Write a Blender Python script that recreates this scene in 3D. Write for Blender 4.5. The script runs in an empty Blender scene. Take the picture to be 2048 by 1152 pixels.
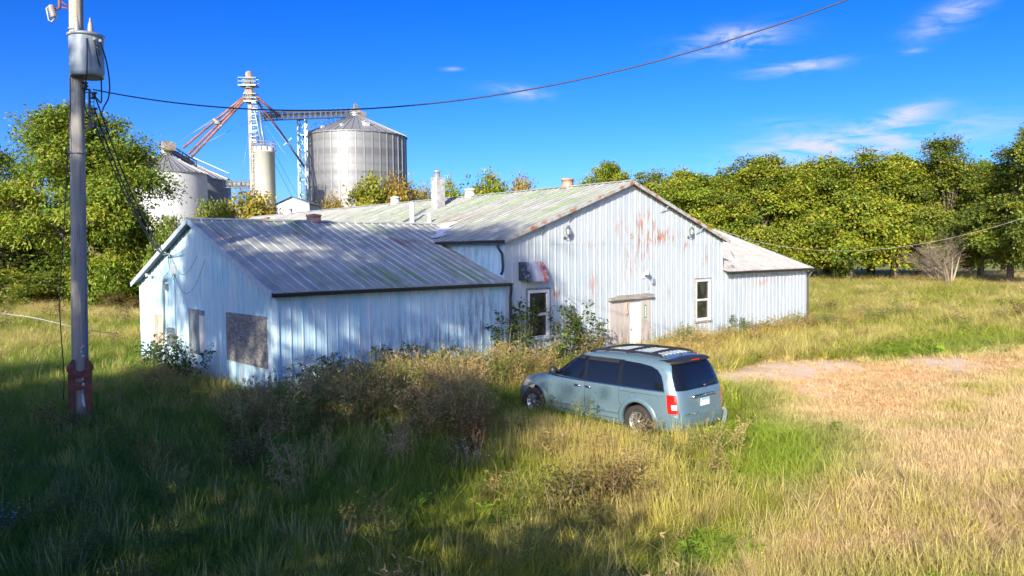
import bpy, bmesh, math, random
import numpy as np
from mathutils import Vector, Matrix

scene = bpy.context.scene
COL = scene.collection
R = math.radians
rng = np.random.default_rng(7)
random.seed(7)

# ------------------------------------------------------------------ camera
CAM = np.array([-16.554, -18.455, 3.892])
YAW, PITCH, ROLL, FPX = R(42.434), R(2.639), R(0.591), 1543.8
_f = np.array([math.sin(YAW)*math.cos(PITCH), math.cos(YAW)*math.cos(PITCH), -math.sin(PITCH)])
_r0 = np.array([math.cos(YAW), -math.sin(YAW), 0.0])
_u0 = np.cross(_r0, _f)
_r = _r0*math.cos(ROLL) - _u0*math.sin(ROLL)
_u = _r0*math.sin(ROLL) + _u0*math.cos(ROLL)
cd = bpy.data.cameras.new('camera')
cam = bpy.data.objects.new('camera', cd); COL.objects.link(cam)
cd.sensor_width = 36.0; cd.lens = FPX/2048*36.0
cd.clip_start = 0.1; cd.clip_end = 3000
cam.matrix_world = Matrix(((_r[0], _u[0], -_f[0], CAM[0]), (_r[1], _u[1], -_f[1], CAM[1]), (_r[2], _u[2], -_f[2], CAM[2]), (0, 0, 0, 1)))
scene.camera = cam
def ray(u, v):
    d = _f + _r*((u-1024)/FPX) - _u*((v-576)/FPX)
    return d
def at_z(u, v, z=0.0):
    d = ray(u, v); return CAM + d*((z-CAM[2])/d[2])
def at_d(u, v, dist):
    return CAM + ray(u, v)*dist
def at_plane(u, v, axis, val):
    d = ray(u, v); return CAM + d*((val-CAM[axis])/d[axis])

# ------------------------------------------------------------------ light and sky
TO_SUN = np.array([-0.86, -0.51, 0.0]); TO_SUN /= np.linalg.norm(TO_SUN)
SUN_EL = R(21.0)
to_sun = Vector((TO_SUN[0]*math.cos(SUN_EL), TO_SUN[1]*math.cos(SUN_EL), math.sin(SUN_EL)))
sd = bpy.data.lights.new('sun', 'SUN'); sd.energy = 5.0; sd.angle = R(0.6); sd.color = (1.0, 0.90, 0.74)
sun = bpy.data.objects.new('sun', sd); COL.objects.link(sun)
sun.location = (-40, -30, 30)
sun.rotation_euler = (-to_sun).to_track_quat('-Z', 'Y').to_euler()
scene.view_settings.view_transform = 'Standard'
scene.view_settings.look = 'None'
scene.view_settings.exposure = 0.85
scene.view_settings.gamma = 1.0

world = bpy.data.worlds.new('World'); scene.world = world
world.use_nodes = True
wt = world.node_tree; wt.nodes.clear()
def wn(t, **k):
    n = wt.nodes.new(t)
    for a, b in k.items(): setattr(n, a, b)
    return n
wl = wt.links.new
sky = wn('ShaderNodeTexSky', sky_type='NISHITA')
sky.sun_disc = False; sky.sun_elevation = SUN_EL
sky.sun_rotation = math.atan2(TO_SUN[0], TO_SUN[1])
sky.altitude = 100; sky.air_density = 0.75; sky.dust_density = 1.6; sky.ozone_density = 5.0
hs = wn('ShaderNodeHueSaturation'); hs.inputs['Saturation'].default_value = 1.13; hs.inputs['Hue'].default_value = .512; hs.inputs['Value'].default_value = .56
gm = wn('ShaderNodeGamma'); gm.inputs['Gamma'].default_value = 1.4
wl(sky.outputs[0], gm.inputs['Color']); wl(gm.outputs[0], hs.inputs['Color'])
tc = wn('ShaderNodeTexCoord')
def wmath(op, a, b=None, clamp=False):
    n = wn('ShaderNodeMath', operation=op, use_clamp=clamp)
    for i, x in enumerate((a, b)):
        if x is None: continue
        if isinstance(x, (int, float)): n.inputs[i].default_value = x
        else: wl(x, n.inputs[i])
    return n.outputs[0]
def wdot(vec):
    n = wn('ShaderNodeVectorMath', operation='DOT_PRODUCT'); wl(tc.outputs['Generated'], n.inputs[0]); n.inputs[1].default_value = tuple(vec); return n.outputs['Value']
CLOUDS = [(1462, 82, 88, 22, 4, 1.1), (1592, 133, 76, 13, 3, .9), (1030, 184, 58, 13, -6, .7), (1905, 28, 62, 22, 22, .7),
          (1690, 285, 175, 30, 3, 1.3), (1812, 228, 60, 16, 12, .8), (906, 138, 20, 4, 0, .4), (1826, 103, 20, 5, 0, .35), (1990, 250, 130, 30, 3, .2), (1560, 246, 60, 10, 0, .25)]
total = None
for (u, v, a, b, tilt, amp) in CLOUDS:
    d0 = ray(u, v); d0 = d0/np.linalg.norm(d0)
    e1 = np.cross(d0, [0, 0, 1]); e1 /= np.linalg.norm(e1); e2 = np.cross(e1, d0)
    ct, st = math.cos(R(tilt)), math.sin(R(tilt))
    x1, x2 = e1*ct+e2*st, -e1*st+e2*ct
    A = wmath('MULTIPLY', wdot(x1), FPX/a); B = wmath('MULTIPLY', wdot(x2), FPX/b)
    q = wmath('ADD', wmath('MULTIPLY', A, A), wmath('MULTIPLY', B, B))
    m = wmath('EXPONENT', wmath('MULTIPLY', q, -1.3))
    m = wmath('MULTIPLY', m, wmath('MULTIPLY', wmath('GREATER_THAN', wdot(d0), 0.0), amp))
    total = m if total is None else wmath('ADD', total, m)
mp = wn('ShaderNodeMapping'); wl(tc.outputs['Generated'], mp.inputs['Vector'])
mp.inputs['Scale'].default_value = (9, 9, 40)
cn = wn('ShaderNodeTexNoise'); cn.inputs['Scale'].default_value = 1.6; cn.inputs['Detail'].default_value = 12; cn.inputs['Roughness'].default_value = .62; cn.inputs['Distortion'].default_value = .6
wl(mp.outputs[0], cn.inputs['Vector'])
cr = wn('ShaderNodeMapRange'); cr.inputs['From Min'].default_value = .40; cr.inputs['From Max'].default_value = .62
wl(cn.outputs['Fac'], cr.inputs['Value'])
cm = wmath('MULTIPLY', total, cr.outputs[0], True)
cmix = wn('ShaderNodeMixRGB'); wl(cm, cmix.inputs['Fac']); wl(hs.outputs[0], cmix.inputs['Color1']); cmix.inputs['Color2'].default_value = (3.3, 3.4, 4.2, 1)
bg = wn('ShaderNodeBackground'); bg.inputs['Strength'].default_value = 0.131
wl(cmix.outputs[0], bg.inputs['Color'])
wo = wn('ShaderNodeOutputWorld'); wl(bg.outputs[0], wo.inputs['Surface'])

# ------------------------------------------------------------------ helpers: objects
def tag(o, label=None, cat=None, group=None, kind=None):
    if label: o['label'] = label
    if cat: o['category'] = cat
    if group: o['group'] = group
    if kind: o['kind'] = kind
    return o
def empty(name, loc=(0, 0, 0), rz=0.0, label=None, cat=None, group=None):
    o = bpy.data.objects.new(name, None); COL.objects.link(o)
    o.location = tuple(loc); o.rotation_euler = (0, 0, rz); o.empty_display_size = .3
    return tag(o, label, cat, group)
def link(name, me, parent=None, loc=None):
    o = bpy.data.objects.new(name, me); COL.objects.link(o)
    if parent: o.parent = parent
    if loc is not None: o.location = tuple(loc)
    return o
def copy_tree(o, parent=None):
    c = o.copy(); COL.objects.link(c)
    if parent: c.parent = parent
    for ch in list(o.children):
        copy_tree(ch, c)
    return c

class MB:
    def __init__(s): s.v = []; s.f = []; s.m = []; s.sm = []
    def add(s, vs, fs, mi=0, smooth=False):
        b = len(s.v); s.v.extend([tuple(map(float, p)) for p in vs])
        for f in fs: s.f.append([b+i for i in f]); s.m.append(mi); s.sm.append(smooth)
    def box(s, c, size, rot=None, mi=0):
        hx, hy, hz = size[0]/2, size[1]/2, size[2]/2
        P = [Vector((x*hx, y*hy, z*hz)) for z in (-1, 1) for y in (-1, 1) for x in (-1, 1)]
        if rot is not None: P = [rot @ p for p in P]
        s.add([p+Vector(c) for p in P], [(0, 2, 3, 1), (4, 5, 7, 6), (0, 1, 5, 4), (2, 6, 7, 3), (0, 4, 6, 2), (1, 3, 7, 5)], mi)
    def bx(s, x0, x1, y0, y1, z0, z1, mi=0):
        s.box(((x0+x1)/2, (y0+y1)/2, (z0+z1)/2), (x1-x0, y1-y0, z1-z0), None, mi)
    def bar(s, a, b, w, h=None, up=(0, 0, 1), mi=0):
        a, b = Vector(a), Vector(b); d = b-a; L = d.length
        if L < 1e-6: return
        x = d.normalized(); upv = Vector(up)
        if abs(x.dot(upv)) > .98: upv = Vector((1, 0, 0))
        y = upv.cross(x).normalized(); z = x.cross(y)
        s.box((a+b)/2, (L, w, h or w), Matrix((x, y, z)).transposed(), mi)
    def tube(s, pts, r, n=8, cap=True, mi=0, smooth=True):
        P = [Vector(p) for p in pts]; k = len(P)
        rr = r if hasattr(r, '__len__') else [r]*k
        b = len(s.v); prev = None
        for i in range(k):
            t = (P[min(i+1, k-1)]-P[max(i-1, 0)])
            t = t.normalized() if t.length > 1e-9 else Vector((0, 0, 1))
            if prev is None:
                a = Vector((1, 0, 0)) if abs(t.x) < .9 else Vector((0, 1, 0))
                x = (a-t*a.dot(t)).normalized()
            else:
                x = prev-t*prev.dot(t); x = x.normalized() if x.length > 1e-6 else t.orthogonal().normalized()
            prev = x; y = t.cross(x)
            for j in range(n):
                a = 2*math.pi*j/n
                s.v.append(tuple(P[i]+(x*math.cos(a)+y*math.sin(a))*rr[i]))
        for i in range(k-1):
            for j in range(n):
                s.f.append([b+i*n+j, b+i*n+(j+1) % n, b+(i+1)*n+(j+1) % n, b+(i+1)*n+j]); s.m.append(mi); s.sm.append(smooth)
        if cap:
            s.f.append([b+j for j in range(n)][::-1]); s.m.append(mi); s.sm.append(False)
            s.f.append([b+(k-1)*n+j for j in range(n)]); s.m.append(mi); s.sm.append(False)
    def lathe(s, prof, c=(0, 0, 0), n=24, axis='z', mi=0, smooth=True):
        b = len(s.v); k = len(prof)
        for (r, h) in prof:
            for j in range(n):
                a = 2*math.pi*j/n; x, y = r*math.cos(a), r*math.sin(a)
                p = (x, y, h) if axis == 'z' else ((h, x, y) if axis == 'x' else (x, h, y))
                s.v.append((p[0]+c[0], p[1]+c[1], p[2]+c[2]))
        for i in range(k-1):
            for j in range(n):
                q = [b+i*n+j, b+i*n+(j+1) % n, b+(i+1)*n+(j+1) % n, b+(i+1)*n+j]
                if axis == 'y': q = q[::-1]
                s.f.append(q); s.m.append(mi); s.sm.append(smooth)
    def prism(s, poly, fn, d0, d1, mi=0):
        """polygon in 2D, mapped by fn(a, b, depth)"""
        n = len(poly)
        vs = [fn(a, b, d0) for a, b in poly]+[fn(a, b, d1) for a, b in poly]
        fs = [list(range(n))[::-1], [n+i for i in range(n)]]+[[i, (i+1) % n, n+(i+1) % n, n+i] for i in range(n)]
        s.add(vs, fs, mi)
    def grid(s, P, mi=0, smooth=True, flip=False):
        P = np.asarray(P, float); a, b = P.shape[:2]; o = len(s.v)
        s.v.extend(map(tuple, P.reshape(-1, 3)))
        for i in range(a-1):
            for j in range(b-1):
                q = [o+i*b+j, o+i*b+j+1, o+(i+1)*b+j+1, o+(i+1)*b+j]
                s.f.append(q[::-1] if flip else q); s.m.append(mi); s.sm.append(smooth)
    def mesh(s, name, mats):
        me = bpy.data.meshes.new(name)
        me.from_pydata(s.v, [], s.f)
        for m in (mats if isinstance(mats, (list, tuple)) else [mats]): me.materials.append(m)
        me.polygons.foreach_set('material_index', s.m)
        me.polygons.foreach_set('use_smooth', s.sm)
        me.update()
        return me
    def build(s, name, mats, parent=None, loc=None):
        return link(name, s.mesh(name, mats), parent, loc)
def fix_normals(o):
    bm = bmesh.new(); bm.from_mesh(o.data); bmesh.ops.recalc_face_normals(bm, faces=bm.faces); bm.to_mesh(o.data); bm.free(); return o
def np_mesh(name, V, F, mat, smooth=False):
    """V (n,3), F (m,k) equal-size faces"""
    me = bpy.data.meshes.new(name)
    n, (m, k) = len(V), F.shape
    me.vertices.add(n); me.vertices.foreach_set('co', np.asarray(V, np.float32).ravel())
    me.loops.add(m*k); me.loops.foreach_set('vertex_index', F.astype(np.int32).ravel())
    me.polygons.add(m); me.polygons.foreach_set('loop_start', np.arange(0, m*k, k, dtype=np.int32))
    me.polygons.foreach_set('loop_total', np.full(m, k, np.int32))
    me.polygons.foreach_set('use_smooth', np.full(m, smooth))
    me.materials.append(mat); me.update(calc_edges=True); me.validate()
    return me

# ------------------------------------------------------------------ helpers: materials
class G:
    def __init__(s, name, rough=.6, metal=0.0, spec=.5):
        s.mat = bpy.data.materials.new(name); s.mat.use_nodes = True
        s.nt = s.mat.node_tree; s.p = s.nt.nodes['Principled BSDF']
        s.p.inputs['Roughness'].default_value = rough; s.p.inputs['Metallic'].default_value = metal
        s.p.inputs['Specular IOR Level'].default_value = spec
        s._pos = None
    def n(s, t, **k):
        x = s.nt.nodes.new(t)
        for a, b in k.items(): setattr(x, a, b)
        return x
    def l(s, a, b): s.nt.links.new(a, b)
    def set(s, inp, x):
        if hasattr(x, 'is_linked'): s.l(x, inp)
        elif isinstance(x, (tuple, list)) and len(x) == 3 and inp.type == 'RGBA': inp.default_value = (*x, 1)
        else: inp.default_value = x
    def pos(s):
        if s._pos is None: s._pos = s.n('ShaderNodeNewGeometry').outputs['Position']
        return s._pos
    def obj(s): return s.n('ShaderNodeTexCoord').outputs['Object']
    def noise(s, scale=(1, 1, 1), sc=1.0, detail=5, rough=.6, vec=None, dist=0.0):
        m = s.n('ShaderNodeMapping'); m.inputs['Scale'].default_value = scale; s.l(vec or s.pos(), m.inputs['Vector'])
        x = s.n('ShaderNodeTexNoise'); x.inputs['Scale'].default_value = sc; x.inputs['Detail'].default_value = detail
        x.inputs['Roughness'].default_value = rough; x.inputs['Distortion'].default_value = dist
        s.l(m.outputs[0], x.inputs['Vector']); return x.outputs['Fac']
    def rng(s, x, a, b, c=0.0, d=1.0):
        m = s.n('ShaderNodeMapRange'); m.inputs['From Min'].default_value = a; m.inputs['From Max'].default_value = b
        m.inputs['To Min'].default_value = c; m.inputs['To Max'].default_value = d; s.l(x, m.inputs['Value']); return m.outputs[0]
    def math(s, op, a, b=None):
        m = s.n('ShaderNodeMath', operation=op)
        s.set(m.inputs[0], a)
        if b is not None: s.set(m.inputs[1], b)
        return m.outputs[0]
    def mix(s, f, a, b, mode='MIX'):
        m = s.n('ShaderNodeMixRGB', blend_type=mode); s.set(m.inputs['Fac'], f)
        for i, x in (('Color1', a), ('Color2', b)):
            s.set(m.inputs[i], x)
        return m.outputs[0]
    def blob(s, c, r):
        """soft ellipsoid mask round a place in the world"""
        a = s.n('ShaderNodeVectorMath', operation='SUBTRACT'); s.l(s.pos(), a.inputs[0]); a.inputs[1].default_value = c
        b = s.n('ShaderNodeVectorMath', operation='DIVIDE'); s.l(a.outputs[0], b.inputs[0]); b.inputs[1].default_value = r
        c_ = s.n('ShaderNodeVectorMath', operation='LENGTH'); s.l(b.outputs[0], c_.inputs[0])
        return s.rng(c_.outputs['Value'], 1.0, 0.25)
    def objrand(s): return s.n('ShaderNodeObjectInfo').outputs['Random']
    def base(s, x): s.set(s.p.inputs['Base Color'], x); return s
    def rough(s, x): s.set(s.p.inputs['Roughness'], x); return s
    def bump(s, h, strength=.3, dist=.02):
        b = s.n('ShaderNodeBump'); b.inputs['Strength'].default_value = strength; b.inputs['Distance'].default_value = dist
        s.l(h, b.inputs['Height']); s.l(b.outputs[0], s.p.inputs['Normal']); return s
def plain(name, col, rough=.6, metal=0.0, spec=.5, var=.12, sc=6.0):
    g = G(name, rough, metal, spec)
    n = g.noise(sc=sc)
    g.base(g.mix(g.rng(n, .3, .7), tuple(c*(1-var) for c in col), tuple(min(1, c*(1+var)) for c in col)))
    g.bump(n, .12, .01)
    return g.mat

# ------------------------------------------------------------------ materials
def siding(name, c0, c1, mildew=(), rust=(), wear=.5, white=(.52, .54, .55)):
    g = G(name, .55, 0, .35)
    col = g.mix(g.rng(g.noise(sc=.55, detail=3), .35, .65), c0, c1)
    col = g.mix(g.math('MULTIPLY', g.rng(g.noise((7, 7, .55), 1, 8, .72), .44, .62), wear), col, white)
    col = g.mix(g.math('MULTIPLY', g.rng(g.noise((16, 16, .35), 1, 5, .6), .60, .74), .55), col, (.44, .40, .40))
    col = g.mix(g.math('MULTIPLY', g.rng(g.noise((3, 3, .7), 1, 8, .7), .60, .70), .35), col, (.60, .52, .46))
    n3 = g.rng(g.noise((6, 6, 1.1), 1, 9, .72), .45, .60)
    for c, r, a in mildew:
        col = g.mix(g.math('MULTIPLY', g.math('MULTIPLY', n3, g.blob(c, r)), a), col, (.17, .21, .26))
    n4 = g.rng(g.noise((6.5, 6.5, 1.5), 1, 8, .66, dist=.4), .50, .56)
    for c, r, a in rust:
        col = g.mix(g.math('MULTIPLY', g.math('MULTIPLY', n4, g.blob(c, r)), a), col, (.36, .11, .035))
    z = g.n('ShaderNodeSeparateXYZ'); g.l(g.pos(), z.inputs[0])
    low = g.math('MULTIPLY', g.rng(z.outputs['Z'], 1.1, .1), g.rng(g.noise((5, 5, 1.5), 1, 8, .7), .42, .62))
    col = g.mix(g.math('MULTIPLY', low, .75), col, (.30, .31, .30))
    g.base(col)
    g.bump(g.noise((1.4, 1.4, 1.0), 1.8, 4), .45, .04)
    return g.mat
M = {}
M['siding_wing'] = siding('siding_wing', (.34, .62, .76), (.48, .71, .81),  # bluer copy of the wall paint: the blue of the shade is mixed in
    mildew=[((-3.4, 0, .9), (3.4, 2, 1.5), .9), ((-1.2, 0, 1.8), (1.5, 2, 1.6), .9), ((-4.6, 0, .4), (1.6, 2, .9), .8), ((0, 2, 3.6), (.5, 2, .9), .7), ((-7.77, 7.6, 1.2), (.6, 1, .9), .6)], wear=.85, white=(.66, .71, .75))
M['siding_gable'] = siding('siding_gable', (.37, .45, .50), (.44, .495, .52),
    mildew=[((2.3, 0, 1.6), (1.0, 2, 1.3), .5), ((7, 0, .4), (6, 2, .9), .5)],
    rust=[((7.3, 0, 5.0), (.9, 2, .6), 1), ((7.7, 0, 4.45), (1.5, 2, .45), 1), ((7.1, 0, 3.8), (.8, 2, .9), .7), ((9.95, 0, 3.95), (.35, 2, .45), .8), ((4.2, 0, 4.25), (.45, 2, .35), .9), ((2.35, 0, 2.5), (.28, 2, .25), 1),
          ((5.8, 0, 4.9), (.5, 2, .7), .6), ((9.0, 0, 4.5), (.7, 2, .4), .7), ((4.3, 0, 2.6), (.5, 2, .8), .5), ((11.3, 0, 3.6), (.6, 2, .6), .4), ((6.3, 0, 3.4), (.5, 2, .9), .5), ((8.6, 0, 2.3), (.4, 2, .5), .4)], wear=.6)
M['siding_right'] = siding('siding_right', (.365, .435, .485), (.425, .475, .505),
    rust=[((16.5, 0, 2.4), (2.5, 2, .35), .5)], wear=.6)

def roofing(name, base, hi, along, green, rust, moss=None):
    """along: scale vector stretched down the slope"""
    g = G(name, .8, 0.0, .25)
    col = g.mix(g.rng(g.noise(along, 1.0, 6, .65), .35, .65), base, hi)
    gr = g.rng(g.noise(along, .55, 7, .7), .49, .60)
    for c, r, a in green:
        col = g.mix(g.math('MULTIPLY', g.math('MULTIPLY', gr, g.blob(c, r)), a), col, (.27, .38, .17))
    ru = g.rng(g.noise(along, 1.3, 7, .7), .50, .58)
    for c, r, a in rust:
        col = g.mix(g.math('MULTIPLY', g.math('MULTIPLY', ru, g.blob(c, r)), a), col, (.24, .10, .06))
    dk = g.rng(g.noise(sc=1.6, detail=9, rough=.78), .48, .68)
    col = g.mix(g.math('MULTIPLY', dk, .6), col, tuple(c*.45 for c in base))
    sp = g.rng(g.noise(sc=9, detail=4), .62, .70)
    col = g.mix(g.math('MULTIPLY', sp, .3), col, (.30, .20, .15))
    g.base(col); g.rough(g.rng(g.noise(sc=1.5), .3, .7, .6, .85))
    g.bump(g.noise(sc=1.4, detail=3), .2, .03)
    return g.mat
M['roof_wing'] = roofing('roof_wing', (.40, .42, .37), (.57, .58, .52), (4.2, .32, .32),
    [((-6.8, 5.0, 4.8), (1.6, .9, 1), .9), ((-4.9, 4.9, 4.8), (1.2, 1.1, 1), .9), ((-3, .5, 3.2), (6, 1.4, 1), .9), ((-2.0, 4.6, 4.7), (2, 1.2, 1), .6), ((-.6, 2.0, 3.7), (1.6, 1.6, 1), .6)],
    [((-2.1, 3.3, 4.2), (1.0, 1.0, 1), 1), ((-1.0, 3.3, 4.2), (.7, .7, 1), 1), ((-5.2, 4.2, 4.4), (.7, .6, 1), .8), ((-7.4, 4.0, 4.4), (.5, .8, 1), .7)])
M['roof_main'] = roofing('roof_main', (.31, .32, .29), (.48, .475, .44), (.35, 3.6, .35),
    [((3.8, 8, 5.7), (5.5, 16, 3), 1), ((4.5, 2.5, 5.8), (3.5, 6, 3), 1), ((3, 22, 5.7), (4, 9, 3), .6)],
    [((2.6, 5.6, 5.2), (1.6, 1.6, 1), .7), ((3.4, 3.6, 5.4), (1.0, .7, 1), .7), ((1.0, -.1, 4.7), (1.3, .25, 1), 1)])
M['roof_right'] = roofing('roof_right', (.40, .38, .35), (.50, .47, .43), (4.2, .32, .32), [], [((13.2, .3, 3.2), (1.2, .8, 1), .5)])
M['gutter'] = plain('gutter', (.035, .036, .040), .45)
M['fascia'] = plain('fascia', (.42, .52, .60), .6, var=.2)
M['soffit'] = plain('soffit', (.22, .24, .27), .7)
g = G('rake_trim', .6); g.base(g.mix(g.rng(g.noise((3, 3, 3), 1, 7, .7), .45, .58), (.40, .43, .40), (.30, .12, .06))); M['rake_trim'] = g.mat
g = G('old_wood', .85); g.base(g.mix(g.rng(g.noise((2, 14, 14), 1, 8, .7), .35, .65), (.16, .145, .12), (.40, .37, .32))); g.bump(g.noise((2, 20, 20), 1, 6), .5, .02); M['old_wood'] = g.mat
g = G('pink_board', .8)
c = g.mix(g.rng(g.noise((8, 8, .8), 1, 7, .7), .35, .65), (.40, .355, .32), (.50, .45, .405))
z = g.n('ShaderNodeSeparateXYZ'); g.l(g.pos(), z.inputs[0])
c = g.mix(g.math('MULTIPLY', g.rng(z.outputs['Z'], 1.3, .2), g.rng(g.noise((7, 7, 1.6), 1, 9, .75), .46, .58)), c, (.10, .07, .045)); g.base(c); g.bump(g.noise((10, 10, 1), 1, 6), .4, .02); M['pink_board'] = g.mat
M['door_white'] = plain('door_white', (.68, .67, .66), .5, var=.05)
g = G('osb', .85)
vor = g.n('ShaderNodeTexVoronoi'); vor.inputs['Scale'].default_value = 11; mpn = g.n('ShaderNodeMapping'); mpn.inputs['Scale'].default_value = (1, 1, 1.8); g.l(g.pos(), mpn.inputs['Vector']); g.l(mpn.outputs[0], vor.inputs['Vector'])
bwn = g.n('ShaderNodeRGBToBW'); g.l(vor.outputs['Color'], bwn.inputs[0])
g.base(g.mix(g.rng(bwn.outputs[0], .2, .8), g.mix(g.noise(sc=2.5), (.12, .115, .11), (.19, .18, .17)), (.30, .285, .27))); g.bump(bwn.outputs[0], .4, .01); M['osb'] = g.mat
g = G('weathered_panel', .7); g.base(g.mix(g.rng(g.noise((5, 5, 1.2), 1, 8, .7), .4, .62), (.10, .13, .15), (.24, .28, .31))); M['weathered_panel'] = g.mat
g = G('tan_board', .75); g.base(g.mix(g.rng(g.noise((4, 4, 1.4), 1, 7, .7), .4, .62), (.34, .26, .19), (.62, .54, .44))); M['tan_board'] = g.mat
M['vinyl'] = plain('vinyl', (.62, .63, .64), .4, var=.04)
g = G('window_glass', .06, 0, .6); g.base(g.mix(g.rng(g.noise((2, 2, 2.2), 1, 4), .42, .62), (.012, .016, .012), (.05, .052, .04))); M['glass'] = g.mat
M['lamp_metal'] = plain('lamp_metal', (.10, .13, .12), .4, .3)
g = G('frosted_glass', .25, 0, .5); g.base((.42, .47, .47)); M['frosted'] = g.mat
g = G('awning_metal', .5); sx = g.n('ShaderNodeSeparateXYZ'); g.l(g.pos(), sx.inputs[0]); nz_ = g.noise((5, 5, 5), 1, 7, .7)
c = g.mix(g.rng(nz_, .40, .60), (.40, .46, .54), (.55, .57, .60))
c = g.mix(g.math('MULTIPLY', g.rng(sx.outputs['X'], 1.05, 1.45), g.rng(nz_, .36, .50)), c, (.30, .05, .05))
c = g.mix(g.math('MULTIPLY', g.rng(sx.outputs['X'], 1.10, .75), g.rng(nz_, .34, .44)), c, (.03, .04, .06)); g.base(c); M['awning'] = g.mat
M['steel_grey'] = plain('steel_grey', (.30, .33, .36), .5, .3)
M['dish_white'] = plain('dish_white', (.66, .66, .66), .4)
M['concrete'] = plain('concrete', (.36, .35, .34), .85, var=.35, sc=4)
M['flue'] = plain('flue', (.42, .42, .43), .35, .4)
M['vent_rust'] = plain('vent_rust', (.42, .24, .18), .6, var=.4, sc=5)
M['vent_white'] = plain('vent_white', (.62, .60, .56), .6, var=.2)
M['sealant'] = plain('sealant', (.78, .77, .75), .5, var=.1)
M['sign_green'] = plain('sign_green', (.03, .24, .09), .4)
M['white_paint'] = plain('white_paint', (.8, .8, .8), .4, var=.03)
M['black'] = plain('black', (.012, .012, .013), .5)

# ------------------------------------------------------------------ the farm building
WL, WW, WE, WR = 7.77, 10.79, 3.0, 4.98      # wing: length, depth, eave, ridge
KW = (WR-WE)/(WW/2)
MW, ME, MP, ML = 12.59, 4.355, 6.484, 32.7   # main: width, eave, peak, length
KM = (MP-ME)/(MW/2)
RL, RE = 7.60, 3.04
OV = .24
barn = empty('farm_building', (0, 0, 0), label='long weathered pale blue metal farm building with two lower wings and a tall gable', cat='farm building')

def panel_mesh(name, mat, fn, u0, u1, zt, z0, openings, depth, rib=.022, rw=.035, cuts=()):
    """one siding panel: fn(u, z, d) -> point; a raised batten along its first edge"""
    mb = MB()
    prof = [(u0, 0), (u0+.008, rib), (u0+rw, rib), (u0+rw+.008, 0)]
    if u1-u0 > .2: prof += [((u0+rw+u1)/2-.03, 0), ((u0+rw+u1)/2, .004), ((u0+rw+u1)/2+.03, 0)]
    prof.append((u1, 0))
    bps = sorted({u0, u1, *[x for x, _ in prof], *[e for o in openings for e in o[:2] if u0 < e < u1], *[e for e in cuts if u0 < e < u1]})
    def dep(u):
        for (a, da), (b, db) in zip(prof, prof[1:]):
            if a <= u <= b: return da+(db-da)*(u-a)/max(b-a, 1e-9)
        return 0
    for a, b in zip(bps, bps[1:]):
        if b-a < 1e-5: continue
        mid = (a+b)/2
        segs = [(z0, None)]
        iv = sorted([(o[2], o[3]) for o in openings if o[0] < mid < o[1]])
        zs = []; cur = z0
        for (lo, hi) in iv:
            if lo > cur: zs.append((cur, lo))
            cur = max(cur, hi)
        zs.append((cur, None))
        for lo, hi in zs:
            ha, hb = (zt(a), zt(b)) if hi is None else (min(hi, zt(a)), min(hi, zt(b)))
            if ha <= lo+.003 and hb <= lo+.003: continue
            ha, hb = max(ha, lo), max(hb, lo)
            mb.add([fn(a, lo, depth+dep(a)), fn(b, lo, depth+dep(b)), fn(b, hb, depth+dep(b)), fn(a, ha, depth+dep(a))], [(0, 1, 2, 3)])
    return mb if mb.v else None
def wall_run(fn, u0, u1, zt, mat, openings=(), z0=-.1, pitch=.3325, seam=None, name='wall_panel'):
    n = max(1, round((u1-u0)/pitch)); w = (u1-u0)/n
    for i in range(n):
        a, b = u0+i*w, u0+(i+1)*w
        d = random.uniform(-.003, .003)
        if seam:
            full = [o for o in openings if o[0] <= a and o[1] >= b]
            if full:    # the opening cuts this sheet in two
                lo, hi = full[0][2:]; top = (lambda u: min(zt(u), seam)); pieces = [((lambda u: min(zt(u), lo)), z0), (top, hi)]
            else: pieces = [((lambda u: min(zt(u), seam)), z0)]
            for zt_, zb_ in pieces:
                if zt_((a+b)/2) <= zb_+.01: continue
                mb = panel_mesh(name, mat, fn, a, b, zt_, zb_, [] if full else openings, d)
                if mb: mb.build(name, mat, barn)
            mx = max(zt(a), zt(b), zt((a+b)/2))
            if mx > seam+.02:
                mb = panel_mesh(name, mat, fn, a, b, zt, seam-.03+random.uniform(-.004, .004), openings, d+.012, cuts=(MW/2,))
                if mb: mb.build(name, mat, barn)
        else:
            mb = panel_mesh(name, mat, fn, a, b, zt, z0, openings, d)
            if mb: mb.build(name, mat, barn)
front = lambda u, z, d: (u, -d, z)
# openings (u0, u1, z0, z1)
WIN_L = (1.02, 1.97, 1.01, 2.60); WIN_R = (10.62, 11.66, .99, 2.65); DOOR = (5.14, 7.56, -.2, 2.08)
gz = lambda u: (ME+KM*u if u < MW/2 else ME+KM*(MW-u))-.05
wall_run(front, 0, MW, gz, M['siding_gable'], [WIN_L, WIN_R, DOOR], seam=4.18)
wall_run(front, -WL, 0, lambda u: WE-.05, M['siding_wing'])
wall_run(front, MW, MW+RL, lambda u: RE-.02, M['siding_right'])
# wing gable end (faces -x): u runs along +y
wg = lambda u, z, d: (-WL-d, u, z)
W_OSB = (.635, 3.105, .97, 2.245); W_MID = (4.87, 5.97, .93, 2.19); W_FAR = (8.34, 9.43, .94, 2.05)
wz = lambda u: (WE+KW*u if u < WW/2 else WE+KW*(WW-u))-.05
wall_run(wg, 0, WW, wz, M['siding_wing'], [W_OSB, W_MID, W_FAR], seam=2.66)
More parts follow.
